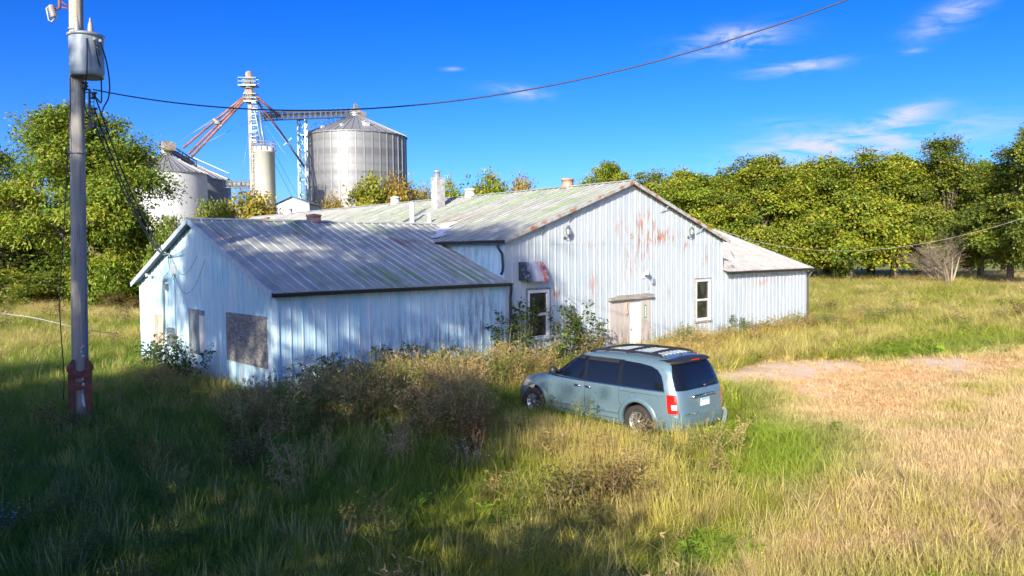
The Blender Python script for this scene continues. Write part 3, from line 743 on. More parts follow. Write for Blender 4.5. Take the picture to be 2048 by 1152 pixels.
def ring_patch(name, z0, z1, t0, t1, mat, off, nz=8, nt=24, parent=van, inner=None):
    mb = MB(); P = [[surf(z, t, off) for t in np.linspace(t0, t1, nt)] for z in np.linspace(z0, z1, nz)]
    mb.grid(P)
    P0 = [[surf(z, t, 0) for t in np.linspace(t0, t1, nt)] for z in (z0, z1)]
    mb.grid([P0[0], P[0]], smooth=False); mb.grid([P[-1], P0[1]], smooth=False)
    for j in (0, -1): mb.grid([[surf(z, (t0, t1)[j], 0), surf(z, (t0, t1)[j], off)] for z in np.linspace(z0, z1, nz)], smooth=False)
    return mb.build(name, mat, parent)
for s in (1, -1):
    fw = [(1.16, 1.085), (1.00, 1.20), (.78, 1.335), (.52, 1.465), (.30, 1.545), (.10, 1.575), (-.06, 1.585), (-.06, 1.075)]
    d1 = side_patch('side_window', fw, M['tint'], .005, side=s)
    side_patch('side_window', [(-.155, 1.07), (-.155, 1.588), (-1.02, 1.588), (-1.02, 1.06)], M['tint'], .005, side=s)
    side_patch('side_window', [(-1.12, 1.058), (-1.12, 1.585), (-1.55, 1.565), (-1.82, 1.53), (-1.98, 1.465), (-2.08, 1.36), (-2.15, 1.20), (-2.19, 1.055)], M['tint'], .005, side=s)
    side_patch('pillar', [(-.06, 1.07), (-.06, 1.60), (-.155, 1.60), (-.155, 1.065)], M['pillar'], .006, side=s)
    side_patch('pillar', [(-1.02, 1.055), (-1.02, 1.60), (-1.12, 1.60), (-1.12, 1.052)], M['pillar'], .006, side=s)
    # wind deflectors over the windows
    for x0, x1 in ((.32, -.05), (-.16, -1.01)):
        mb = MB(); xs_ = np.linspace(x0, x1, 8)
        mb.grid([[(x, s*(side_y(x, zt)+o), zt) for x in xs_] for zt, o in ((1.60, .008), (1.565, .03), (1.52, .034))]); mb.build('wind_deflector', M['plastic'], van)
    mb = MB(); xs_ = np.linspace(1.2, -2.2, 30)
    mb.grid([[(x, s*(side_y(x, z)+o), z) for x in xs_] for z, o in ((1.072, .004), (1.064, .012), (1.045, .012), (1.038, .004))]); mb.build('belt_moulding', M['chrome'], van)
    for x0, x1 in ((1.02, -.10), (-.14, -1.06)):
        mb = MB(); xs_ = np.linspace(x0, x1, 14)
        mb.grid([[(x, s*(side_y(x, z)+o), z) for x in xs_] for z, o in ((.52, .003), (.50, .02), (.455, .02), (.44, .003))]); mb.build('side_moulding', M['car'], van)
    # shut lines
    def seam(pts, w=.009):
        mb = MB(); mb.tube([(x, s*(side_y(x, z)-.001), z) for x, z in pts], w*.6, 5); mb.build('shut_line', M['black'], van)
    seam([(1.06, z) for z in np.linspace(.36, .98, 8)]+[(1.12, 1.04)]); seam([(-.105, z) for z in np.linspace(.33, 1.06, 9)])
    seam([(-1.06, 1.05), (-1.06, .9), (-1.05, .80), (-1.09, .70), (-1.16, .62)]); seam([(x, .335) for x in np.linspace(1.0, -1.1, 12)]); seam([(x, .955) for x in np.linspace(-1.08, -2.3, 10)], .006)
    # arch flares
    for ax in AX:
        mb = MB(); P = []
        for a in np.linspace(R(-12), R(192), 28):
            row = []
            for (rr, off) in ((.505, .0), (.47, .022), (.425, .028), (.405, .01), (.405, -.06)):
                x, z = ax+rr*math.cos(a), WZ+.01+rr*math.sin(a)
                row.append((x, s*(side_y(x, max(z, .21))+off), z))
            P.append(row)
        mb.grid(P, flip=s < 0); mb.build('wheel_arch', M['car'], van)
    # handles
    for x in (.10, -.22):
        h_ = MB(); y = side_y(x, .93); dx = 1
        h_.tube([(x-.10, s*(y+.01), .93), (x-.07, s*(y+.045), .935), (x+.05, s*(y+.05), .94), (x+.10, s*(y+.012), .935)], [.014, .02, .022, .014], 8); h_.build('door_handle', M['chrome'], van)
    m_ = MB(); y = side_y(.95, 1.13)
    m_.lathe([(0, -.07), (.07, -.06), (.10, -.01), (.095, .05), (0, .055)], (.93, s*(y+.17), 1.17), 14, 'x'); m_.bar((.98, s*(y-.02), 1.10), (.95, s*(y+.12), 1.13), .05, .05)
    fix_normals(m_.build('wing_mirror', M['plastic'], van))
    side_patch('window_corner', [(1.16, 1.088), (.93, 1.245), (.90, 1.245), (.90, 1.085)], M['plastic'], .009, side=s)
    # tail lamps wrapping round the corner
    tt = [math.pi-.02-a for a in (.0, 0)]
    t0, t1 = (R(126.5), R(146.5)) if s > 0 else (R(360-146.5), R(360-126.5))
    lamp = ring_patch('tail_lamp', .62, .995, t0, t1, M['red'], .016)
    ring_patch('reverse_lamp', .70, .80, *( (R(134), R(145.5)) if s > 0 else (R(360-145.5), R(360-134)) ), M['clear'], .020, 4, 14, parent=lamp)
    for zc in (.725, .75, .775): ring_patch('lamp_rib', zc-.003, zc+.003, *((R(134), R(145.5)) if s > 0 else (R(360-145.5), R(360-134))), M['red'], .023, 2, 12, parent=lamp)
    mb = MB(); mb.lathe([(.088, 0), (.090, .002), (.092, 0)], (0, 0, 0), 24, 'y')
    if s > 0:
        mb.v = [(x-1.42, s*(side_y(x-1.42, z+.86)+.003), z+.86) for x, y, z in mb.v]; mb.build('fuel_door', M['black'], van)
# hatch: glass, spoiler, handle bar, plate, wiper
rear_patch('rear_window', [(-.80, 1.075), (.80, 1.075), (.795, 1.16), (.765, 1.32), (.72, 1.46), (.66, 1.575), (-.66, 1.575), (-.72, 1.46), (-.765, 1.32), (-.795, 1.16)], M['tint'], .014)
mb = MB(); ys = np.linspace(-.70, .70, 15)
def rx(y, z): return rear_x(y*.97, z)
mb.grid([[(rear_x(y, 1.66)+.10, y, 1.700-.05*(y/.74)**2+(-.006)) for y in ys], [(rear_x(y, 1.62)-.02, y, 1.690-.04*(y/.74)**2) for y in ys], [(rear_x(y, 1.58)-.075, y, 1.655-.035*(y/.74)**2) for y in ys], [(rear_x(y, 1.58)-.08, y, 1.615-.03*(y/.74)**2) for y in ys], [(rear_x(y, 1.56)+.01, y, 1.590-.02*(y/.74)**2) for y in ys]])
sp_ = mb.build('spoiler', M['plastic'], van)
mb = MB(); mb.bx(rear_x(0, 1.58)-.086, rear_x(0, 1.58)-.07, -.13, .13, 1.632, 1.652); mb.build('brake_lamp', M['red'], sp_)
mb = MB(); x = rear_x(0, .93)-.02; mb.tube([(x+.03, -.40, .925), (x-.012, -.37, .93), (x-.02, 0, .935), (x-.012, .37, .93), (x+.03, .40, .925)], .026, 8)
cb = mb.build('handle_bar', M['chrome'], van)
mb = MB(); mb.lathe([(0, -.03), (.028, -.02), (.03, .01)], (x-.025, 0, .935), 12, 'x'); mb.bar((x-.04, .03, .937), (x-.035, .10, .943), .012, .016); mb.bar((x-.04, -.03, .937), (x-.035, -.10, .943), .012, .016); mb.build('winged_badge', M['chrome'], cb)
rear_patch('plate_recess', [(-.34, .66), (.34, .66), (.36, .72), (.36, .90), (-.36, .90), (-.36, .72)], M['car'], .004)
xp = rear_x(0, .79)-.025
mb = MB(); mb.bx(xp-.006, xp+.006, -.155, .155, .715, .870); pl = mb.build('number_plate', M['plate'], van)
mb = MB(); mb.bx(xp-.0085, xp-.0062, -.15, .15, .828, .866); mb.build('plate_band', M['plate_blue'], pl)
mb = MB()
for i, y in enumerate((-.115, -.075, -.035, .005, .045, .085, .115)):
    for (dy, dz, w, h) in ((0, 0, .022, .008), (0, .052, .022, .008), (-.009, .026, .006, .052)): mb.bx(xp-.0085, xp-.0062, y+dy-w/2, y+dy+w/2, .742+dz, .742+dz+h) if False else None
mb = MB(); xw = rear_x(.1, 1.12)
mb.bar((rear_x(0, 1.10)-.03, -.10, 1.115), (rear_x(-.62, 1.18)-.025, -.62, 1.175), .02, .02); mb.lathe([(0, -.05), (.035, -.045), (.04, 0)], (rear_x(0, 1.1), -.10, 1.11), 10, 'x'); mb.build('wiper', M['plastic'], van)
# chrome model lettering low on the left of the hatch
fc = bpy.data.curves.new('lettering', 'FONT'); fc.body = 'TOWN & COUNTRY'; fc.size = .052; fc.extrude = .003; fc.align_x = 'LEFT'
fo = bpy.data.objects.new('lettering', fc); COL.objects.link(fo)
dg = bpy.context.evaluated_depsgraph_get(); fo.rotation_euler = (0, 0, 0)
tm = bpy.data.meshes.new_from_object(fo.evaluated_get(dg)); bpy.data.objects.remove(fo)
for v in tm.vertices:
    lx, ly, lz = v.co; v.co = (rear_x(.70-lx, .60)-.005-lz, .70-lx, .585+ly)
tm.materials.clear(); tm.materials.append(M['chrome']); link('lettering', tm, van)
# bumper
ring_patch('rear_bumper', .24, .565, R(118), R(180), M['car'], .030)
ring_patch('rear_bumper', .24, .55, R(180.5), R(206), M['car'], .012)
mb = MB(); P = [[surf(z, t, .03) for t in np.linspace(R(212), R(246), 14)] for z in np.linspace(.27, .62, 6)]
mb.grid(P); mb.grid([[(x+.03, y+.02, z) for x, y, z in row] for row in P], flip=True)
M['car_pale'] = plain('car_pale', (.34, .42, .45), .4); bc = mb.build('bumper_corner', M['car_pale'], van); bc['label'] = 'loose bumper corner hanging off the right rear'  # paler copy of the car paint: sunlight on this corner is in the colour
bc.location = (-.02, .0, .03); bc.rotation_euler = (R(4), R(-3), R(2))
ring_patch('front_bumper', .24, .56, R(-62), R(62), M['car'], .022)
for s in (1, -1): ring_patch('headlamp', .68, .84, *sorted((s*R(38), s*R(58))), M['amber'], .008)
# shut line of the hatch
for s in (1, -1):
    mb = MB(); mb.tube([(rear_x(s*.80, z)-.001, s*.80, z) for z in np.linspace(.36, .60, 5)]+[(rear_x(s*.83, z)-.001, s*.83, z) for z in np.linspace(1.0, 1.08, 3)], .006, 5); mb.build('shut_line', M['black'], van)
# bonnet line and windscreen
mb = MB(); P = []
for z in np.linspace(1.085, 1.60, 36):
    P.append([surf(z, t, .012) for t in np.linspace(R(-43), R(43), 45)])
mb.grid(P); mb.build('windscreen', M['tint'], van)
mb = MB(); P = [[surf(z, t, .004) for t in np.linspace(R(-46), R(46), 19)] for z in (1.03, 1.05, 1.075)]; mb.grid(P); mb.build('cowl', M['plastic'], van)
# roof: ribs, rails, cross bars
def roof_z(x, y):
    lo, hi = .9, 1.734
    if abs(y) >= side_y(x, 1.60): return 1.6
    zq = np.linspace(1.55, 1.734, 60)
    best = 1.55
    for z in zq:
        xf, xr, w = lv(z)
        if xr <= x <= xf and side_y(x, z) >= abs(y): best = z
    return best
for s in (1, -1):
    mb = MB(); xs_ = np.linspace(.05, -2.0, 16)
    pts = [(x, s*.56, roof_z(x, .56)+(.035 if -1.92 < x < -.03 else .0)+.004) for x in xs_]
    mb.tube(pts, [.02]+[.026]*(len(pts)-2)+[.02], 8); 
    for x in (-.08, -1.0, -1.9): mb.bar((x, s*.56, roof_z(x, .56)-.01), (x, s*.56, roof_z(x, .56)+.04), .07, .035)
    mb.build('roof_rail', M['plastic'], van)
for x in (-.30, -1.0, -1.62):
    mb = MB(); mb.tube([(x, y, roof_z(x, .56)+.045+.02*(1-(y/.56)**2)) for y in np.linspace(-.55, .55, 9)], .022, 6); mb.build('cross_bar', M['plastic'], van)
for y in np.linspace(-.42, .42, 7):
    mb = MB(); mb.tube([(x, y, roof_z(x, y)+.004) for x in np.linspace(-.25, -1.85, 16)], .012, 5); mb.build('roof_rib', M['roof_dull'], van)
mb = MB(); mb.lathe([(.035, 0), (.03, .03), (0, .04)], (-1.98, .0, roof_z(-1.98, 0)-.005), 10); mb.build('aerial_base', M['plastic'], van)
# wheels
def wheel(ax, s):
    y = s*.845
    t = MB(); t.lathe([(.215, -.10), (.30, -.112), (.335, -.10), (.345, -.06), (.345, .06), (.335, .10), (.30, .112), (.215, .10)], (0, 0, 0), 40, 'y')
    t.v = [(x+ax, yy+y, z+WZ) for x, yy, z in t.v]
    w = empty('wheel'); w.parent = van
    fix_normals(t.build('tyre', M['tyre'], w))
    r_ = MB(); r_.lathe([(.218, -.09), (.218, .085), (.20, .095), (.19, .06), (.16, .03)], (0, 0, 0), 36, 'y')
    for i in range(9):
        a = 2*math.pi*i/9
        r_.bar((.05*math.cos(a), .075, .05*math.sin(a)), (.20*math.cos(a), .07, .20*math.sin(a)), .03, .035, up=(0, 1, 0))
    r_.lathe([(0, .095), (.05, .09), (.06, .06)], (0, 0, 0), 16, 'y')
    r_.lathe([(0, .0), (.2, .0)], (0, 0, 0), 24, 'y', mi=1)
    r_.v = [(x+ax, s*yy+y, z+WZ) for x, yy, z in r_.v]
    fix_normals(r_.build('rim', [M['alloy'], M['black']], w))
for ax in AX:
    for s in (1, -1): wheel(ax, s)
van.location = (-2.94, -6.84, -.02); van.rotation_euler = (0, 0, R(91))

# ------------------------------------------------------------------ utility pole
g = G('pole_wood', .85)
c = g.mix(g.rng(g.noise((9, 9, .35), 1, 8, .7), .35, .65), (.28, .26, .23), (.46, .42, .37))
c = g.mix(g.math('MULTIPLY', g.rng(g.noise((24, 24, .5), 1, 5, .6), .58, .66), .75), c, (.06, .055, .05))
z = g.n('ShaderNodeSeparateXYZ'); g.l(g.pos(), z.inputs[0])
c = g.mix(g.rng(z.outputs['Z'], 9.0, 11.5), c, (.44, .38, .29)); g.base(c); g.bump(g.noise((26, 26, .5), 1, 6), .6, .02); M['pole'] = g.mat  # upper pole: warm sunlight on the top is put into the colour
g = G('rusty_steel', .85, .0); g.base(g.mix(g.rng(g.noise(sc=6, detail=8, rough=.7), .35, .65), (.17, .06, .045), (.30, .11, .075))); g.bump(g.noise(sc=14, detail=6), .4, .01); M['rust'] = g.mat
M['paper'] = plain('paper', (.72, .70, .68), .8)
M['transformer'] = plain('transformer', (.30, .35, .38), .4, .15, var=.1)
M['transformer_dark'] = plain('transformer_dark', (.10, .12, .10), .6)
M['porcelain'] = plain('porcelain', (.33, .31, .30), .25)
M['cable'] = plain('cable', (.02, .022, .03), .5)
M['cable_pale'] = plain('cable_pale', (.42, .40, .36), .6)
PB = at_z(161.5, 858)
PX, PY = PB[0], PB[1]
LEAN = (.215, -.23)     # the pole leans a little
def pole_c(z): return Vector((PX+LEAN[0]*z/12, PY+LEAN[1]*z/12, z))
pole = empty('utility_pole', (0, 0, 0), label='weathered wooden utility pole with a rusty steel brace round its foot', cat='utility pole')
mb = MB(); H = 13.2
zs = np.linspace(-.2, H, 16)
mb.tube([pole_c(z) for z in zs], [.176-.050*z/H for z in zs], 20); mb.build('shaft', M['pole'], pole)
# facing frame at the pole: e_r to the camera's right, e_f towards the camera
tocam = Vector((CAM[0]-PX, CAM[1]-PY, 0)).normalized(); er = Vector((-tocam.y, tocam.x, 0))
if er.dot(Vector(_r)) < 0: er = -er
def pf(r_, f_, z): return pole_c(z)+er*r_+tocam*f_
def plate(poly, f0, f1, mat, parent, name):
    mb = MB(); mb.prism(poly, lambda a, b, d: pf(a, d, b), f0, f1); o = mb.build(name, mat, parent); return fix_normals(o)
for s in (-1, 1):
    plate([(s*.115, -.1), (s*.225, -.1), (s*.225, 1.32), (s*.265, 1.36), (s*.265, 1.44), (s*.16, 1.60), (s*.115, 1.60)], .03, .19, M['rust'], pole, 'brace_plate')
    plate([(s*.235, -.1), (s*.2255, -.1), (s*.2255, 1.31), (s*.235, 1.31)], -.20, .20, M['rust'], pole, 'brace_flange')
for z0, z1 in ((1.20, 1.29), (.92, 1.10)): plate([(-.24, z0), (.24, z0), (.24, z1), (-.24, z1)], .185, .235, M['rust'], pole, 'brace_band')
plate([(-.14, -.1), (.14, -.1), (.14, .14), (-.14, .14)], .15, .21, M['rust'], pole, 'brace_band')
plate([(-.20, 1.31), (.0, 1.24), (.20, 1.31), (.15, 1.40), (0, 1.33), (-.15, 1.40)], .19, .225, M['rust'], pole, 'brace_cap')
for (a, b, w, h) in ((.02, 1.86, .05, .04), (.06, 1.90, .04, .03), (.03, 1.78, .03, .05), (.06, 1.68, .06, .04), (.05, 1.17, .03, .05), (.06, 1.05, .04, .06), (.055, .72, .04, .22), (.06, .62, .05, .18), (.04, .92, .03, .06)):
    mb = MB(); q = pf(a, .20 if b > 1.2 or b < 1.0 else .24, b); mb.box(q, (w, .012, h), Matrix((er, tocam, Vector((0, 0, 1)))).transposed() @ Matrix.Rotation(random.uniform(-.3, .3), 3, 'Y')); mb.build('paper_scrap', M['paper'], pole)
# bolts and rings
mb = MB(); mb.lathe([(.155, -.02), (.165, -.02), (.165, .02), (.155, .02)], pole_c(8.9), 18); mb.lathe([(.17, -.02), (.178, -.02), (.178, .02), (.17, .02)], pole_c(6.2), 18); mb.build('band', M['steel_grey'], pole)
# height of a picture row at the pole
def pz(v, u=152, dist=None):
    d = ray(u, v); n = tocam; p0 = Vector((PX, PY, 0)); t = (p0-Vector(CAM)).dot(n)/Vector(d).dot(n); return CAM[2]+d[2]*t
def pr(u, v, f=.0):
    """world point seen at (u, v) in the upright plane through the pole, f nearer the camera"""
    d = Vector(ray(u, v)); n = tocam; p0 = Vector((PX, PY, 0))+n*f; t = (p0-Vector(CAM)).dot(n)/d.dot(n); return Vector(CAM)+d*t
# transformer can
tr = empty('pole_transformer', (0, 0, 0), label='grey cylindrical transformer hung high on the wooden pole', cat='transformer')
TF = .40
c_b, c_t = pr(171, 155, TF), pr(172, 72, TF); rad = .345; zb, zt = c_b.z, c_t.z+.02; tcx, tcy = c_t.x, c_t.y
mb = MB(); mb.lathe([(0, zb+.0), (rad-.05, zb), (rad-.012, zb+.03), (rad, zb+.09), (rad, zt-.06)], (tcx, tcy, 0), 32); mb.build('tank', M['transformer'], tr)
mb = MB(); mb.lathe([(rad-.02, zb-.001), (0, zb-.004)], (tcx, tcy, 0), 32); mb.build('tank_base', M['transformer_dark'], tr)
mb = MB(); mb.lathe([(rad, zt-.06), (rad+.025, zt-.06), (rad+.03, zt-.01), (rad*.8, zt+.03), (0, zt+.045)], (tcx, tcy, 0), 32); mb.build('lid', M['transformer'], tr)
for u_, f_ in ((154, TF), (181, TF)):
    q = pr(u_, 62, f_); mb = MB(); pr_ = [(.05, -.10)]
    for k in range(5): pr_ += [(.085-.008*k, -.06+.045*k), (.045, -.04+.045*k)]
    pr_ += [(.03, .2), (0, .21)]; mb.lathe(pr_, (q.x, q.y, zt+.10), 14); bsh = mb.build('bushing', M['porcelain'], tr)
    mb = MB(); mb.tube([(q.x, q.y, zt+.28), (q.x, q.y, zt+.38)], .02, 6); mb.build('terminal', M['flue'], bsh)
for u_, v_ in ((173, 76), (188, 78), (200, 82)):
    q = pr(u_, v_, TF+.30); mb = MB(); mb.tube([q-tocam*.10, q+tocam*.05], .03, 8); mb.build('bushing', M['porcelain'], tr)
mb = MB(); mb.bar(pr(147, 82, .15), pr(147, 148, .15), .06, .05); mb.build('hanger', M['steel_grey'], tr)
# stencilled number running up the tank
def text_mesh(body, size, mat, name, ext=.002):
    fc = bpy.data.curves.new(name, 'FONT'); fc.body = body; fc.size = size; fc.extrude = ext; fc.align_x = 'CENTER'; fc.align_y = 'CENTER'
    fo = bpy.data.objects.new(name, fc); COL.objects.link(fo); dg = bpy.context.evaluated_depsgraph_get()
    tm = bpy.data.meshes.new_from_object(fo.evaluated_get(dg)); bpy.data.objects.remove(fo); tm.materials.clear(); tm.materials.append(mat); return tm
tm = text_mesh('25', .135, M['black'], 'stencil')
for v in tm.vertices:
    lx, ly, lz = v.co
    d = tocam*math.cos(.66+lx/rad)+er*math.sin(.66+lx/rad)
    p = Vector((tcx, tcy, 0))+d*(rad+.003+lz); v.co = (p.x, p.y, zt-.43+ly)
link('stencil', tm, tr)
for dz in (.0, .075):
    mb = MB(); P = []
    for a in np.linspace(.45, .78, 6): d = tocam*math.cos(a)+er*math.sin(a); P.append(Vector((tcx, tcy, zt-.33+dz-.09*(a-.45)))+d*(rad+.004))
    mb.grid([[p_+Vector((0, 0, h_)) for p_ in P] for h_ in (-.013, .013)]); mb.build('stencil_bar', M['black'], tr)
# fuse cutout on its arm
fcu = empty('fuse_cutout', (0, 0, 0), label='porcelain fuse cutout on a steel arm left of the pole top', cat='fuse cutout')
mb = MB(); mb.tube([pr(140, 16, .1), pr(122, 3, .1), pr(118, 14, .1)], .018, 6); mb.tube([pr(119, -6, .1), pr(119, 16, .1), pr(112, 19, .1)], .03, 6); mb.tube([pr(143, 19, .1), pr(120, 14, .1)], .014, 6); mb.build('arm', M['rust'], fcu)
a_, b_ = pr(101, 10, .1), pr(109, 36, .1); mb = MB()
P = [a_.lerp(b_, t) for t in np.linspace(0, 1, 15)]
mb.tube(P, [.04]+[.085 if i % 2 else .05 for i in range(13)]+[.035], 12); mb.build('insulator', M['porcelain'], fcu)
mb = MB(); mb.tube([pr(101, 10, .1), pr(93, 17, .1), pr(98, 40, .1), pr(104, 45, .1), pr(109, 36, .1)], [.02, .022, .02, .03, .02], 7); mb.build('fuse_tube', M['steel_grey'], fcu)
# secondary rack with spools
rk = empty('secondary_rack', (0, 0, 0), label='dark upright wire rack with spool insulators beside the pole', cat='wire rack')
mb = MB(); mb.bar(pr(179, 178, .25), pr(179.5, 262, .25), .07, .05, up=tuple(er)); mb.bar(pr(160, 182, .1), pr(181, 186, .25), .025); mb.bar(pr(160, 250, .1), pr(181, 252, .25), .025); mb.build('bar', M['gutter'], rk)
mb = MB(); mb.bar(pr(188, 186, .27), pr(188, 258, .27), .012)
for v in np.arange(190, 258, 7): mb.bar(pr(181, v, .25), pr(188, v, .27), .012)
mb.build('ladder_rods', M['gutter'], rk)
for v in (191, 222, 250):
    q = pr(188, v, .27); mb = MB(); mb.lathe([(0, -.08), (.075, -.07), (.04, -.02), (.04, .02), (.075, .07), (0, .08)], q, 10); mb.build('spool', M['cable'], rk)
mb = MB(); q = pr(170, 172, .22); mb.lathe([(0, -.09), (.07, -.08), (.04, -.03), (.08, 0), (.04, .03), (.07, .08), (0, .09)], q, 10); mb.tube([pr(152, 184, .12), pr(162, 178, .2), q], .022, 6); tie = mb.build('spool', M['cable'], rk)

# ------------------------------------------------------------------ wires
def cable(pts, r, label, cat='cable', mat='cable', group=None, n=5, name='cable'):
    mb = MB(); mb.tube(pts, r, n); o = mb.build(name, M[mat]); return tag(o, label, cat, group)
def bez(P, n=24):
    """smooth curve through the points"""
    P = [Vector(p) for p in P]; out = []
    for i in range(len(P)-1):
        p0, p1, p2, p3 = P[max(i-1, 0)], P[i], P[i+1], P[min(i+2, len(P)-1)]
        for t in np.linspace(0, 1, n, endpoint=False):
            out.append(.5*((2*p1)+(-p0+p2)*t+(2*p0-5*p1+4*p2-p3)*t*t+(-p0+3*p1-3*p2+p3)*t**3))
    out.append(P[-1]); return out
def span(a, b, sag, n=60):
    a, b = Vector(a), Vector(b); return [a.lerp(b, t)-Vector((0, 0, 4*sag*t*(1-t))) for t in np.linspace(0, 1, n)]
A_ = pr(186, 179, .2)
cable(span(A_, (.29, -17.15, 10.64), 2.0, 90), .015, 'long black overhead cable sagging from the pole up to the top right of the sky', group=None)
cable(span(at_plane(1432, 456, 1, -.3), (8.26, -13.93, 5.35), 1.25, 60), .0055, 'thin pale cable sagging from the tall gable past the right wing and the trees', mat='cable_pale')
for (u_, v_), sg_, k_, lb in (((190, 192), .38, 0, 'upper black service wire dropping from the rack on the pole to the wing gable'), ((190, 222), .42, .12, 'middle black service wire dropping from the rack on the pole to the wing gable'), ((190, 248), .36, .24, 'lowest black service wire dropping from the rack on the pole to the wing gable')):
    cable(span(pr(u_, v_, .28), (-8.01, 7.5+k_, 3.97-.1*k_), sg_, 40), .017, lb, 'wire', group='service wires between pole and wing')
cable(bez([pr(173, 76, .75), pr(174, 110, .8), pr(173, 150, .8), pr(170, 175, .5), pr(169, 205, .35), pr(173, 225, .3), pr(179, 234, .28)]), .016, 'black lead hanging down the middle of the transformer tank', 'wire', group='leads from the transformer')
cable(bez([pr(188, 78, .72), pr(193, 105, .8), pr(201, 140, .6), pr(203, 180, .45), pr(202, 205, .4), pr(194, 197, .3)]), .016, 'black lead running down the right of the transformer tank over its number', 'wire', group='leads from the transformer')
cable(bez([pr(200, 84, .70), pr(212, 120, .5), pr(219, 165, .4), pr(217, 195, .35), pr(208, 213, .3), pr(204, 225, .3), pr(207, 236, .3), pr(216, 246, .3)]), .016, 'black lead bulging out to the right of the transformer', 'wire', group='leads from the transformer')
cable(bez([pr(143, 35, .2), pr(145, 50, .2), pr(149, 64, .35)]), .010, 'short thin wire from the pole top to the left bushing', 'wire', group=None)
cable(bez([pr(141, 150, .19), pr(141, 200, .19), pr(139, 240, .19), pr(136, 290, .25), pr(131, 400, .35), pr(124, 520, .5), pr(119, 600, .6), pr(123, 680, .6), pr(128, 745, .6), pr(127, 800, .6)], 10), .011, 'thin dark ground wire hanging loose left of the pole', 'wire')
q0 = at_z(0, 626, 1.7); q1 = at_z(118, 647, 1.2); q2 = at_z(150, 655, 1.0)
cable(bez([at_z(-80, 606, 2.2), q0, at_z(60, 634, 1.5), q1, q2, at_z(190, 662, .8), at_z(240, 668, .4)], 8), .02, 'fallen pale cable slung low over the weeds at the left', mat='cable_pale')

# ------------------------------------------------------------------ grain elevator far behind
g = G('galvanised', .5, .35, .4)
sz = g.n('ShaderNodeSeparateXYZ'); g.l(g.obj(), sz.inputs[0])
ring = g.n('ShaderNodeTexNoise'); mpn = g.n('ShaderNodeMapping'); mpn.inputs['Scale'].default_value = (.02, .02, .8); g.l(g.obj(), mpn.inputs['Vector']); g.l(mpn.outputs[0], ring.inputs['Vector']); ring.inputs['Scale'].default_value = 1.0; ring.inputs['Detail'].default_value = 2
g.base(g.mix(g.rng(ring.outputs['Fac'], .42, .58), (.165, .17, .175), (.225, .23, .235)))
wv = g.n('ShaderNodeTexWave', bands_direction='Z'); wv.inputs['Scale'].default_value = 1.6; wv.inputs['Distortion'].default_value = 0; g.l(g.obj(), wv.inputs['Vector']); g.bump(wv.outputs['Fac'], .35, .05)
M['galv'] = g.mat
M['galv_roof'] = plain('galv_roof', (.25, .26, .27), .5, .35)
M['bin_white'] = plain('bin_white', (.44, .445, .45), .55, var=.06, sc=.6)
M['silo_cream'] = plain('silo_cream', (.60, .59, .54), .5, var=.05, sc=.6)
M['bin_grey'] = plain('bin_grey', (.20, .22, .25), .5, .3, sc=.6)
M['spout_rust'] = plain('spout_rust', (.24, .11, .08), .6, .1, var=.4, sc=1.2)
M['elev_white'] = plain('elev_white', (.27, .23, .20), .6, .1, var=.45, sc=.9)
M['elev_blue'] = plain('elev_blue', (.20, .26, .31), .45, .4)
def grain_bin(name, label, u, D, half, v_eave, v_peak, shell, roof, ribs=40, stiff=True, cat='grain bin', group=None):
    c = at_d(u, 500, D); r = half/FPX*D; ze = at_d(u, v_eave, D)[2]; zp = at_d(u, v_peak, D)[2]
    e_ = empty(name, (c[0], c[1], 0), label=label, cat=cat, group=group)
    mb = MB(); mb.lathe([(r, -.3), (r, ze)], (0, 0, 0), 64); mb.build('shell', M[shell], e_)
    mb = MB(); mb.lathe([(r+.25, ze-.12), (r+.25, ze), (r*.12, zp), (r*.12, zp+.5), (r*.14, zp+.5), (r*.14, zp+.7), (0, zp+.9)], (0, 0, 0), 64, smooth=False); rf = mb.build('roof', M[roof], e_)
    mb = MB()
    for i in range(ribs):
        a = 2*math.pi*i/ribs; ca, sa = math.cos(a), math.sin(a)
        mb.bar(((r+.2)*ca, (r+.2)*sa, ze+.05), (r*.13*ca, r*.13*sa, zp+.04), .10, .12)
    mb.build('roof_ribs', M[roof], rf)['kind'] = 'stuff'
    if stiff:
        s0 = None
        to = math.atan2(CAM[1]-c[1], CAM[0]-c[0])
        for i in range(ribs):
            a = 2*math.pi*(i+.5)/ribs
            if math.cos(a-to) < -.1: continue
            if s0 is None:
                mb = MB(); mb.bx(-.06, .10, -.09, .09, 0, ze-.05); s0 = mb.mesh('stiffener', M['galv_roof'])
            o = link('stiffener', s0, e_, (r*math.cos(a), r*math.sin(a), 0)); o.rotation_euler = (0, 0, a)
    return e_, Vector((c[0], c[1], 0)), r, ze, zp
big, bc_, br, bze, bzp = grain_bin('grain_bin', 'largest ribbed galvanised grain bin with a conical roof right of the elevator', 716, 140, 99, 277, 236, 'galv', 'galv_roof')
b2, c2, r2, ze2, zp2 = grain_bin('grain_bin', 'white grain bin with a ribbed cone roof beside the green tree', 337, 113, 76, 349, 313, 'bin_white', 'galv_roof', 32, False)
b3, c3, r3, ze3, zp3 = grain_bin('grain_bin', 'shaded grey grain bin half hidden behind the white one', 372, 128, 88, 363, 323, 'bin_grey', 'galv_roof', 36, False)
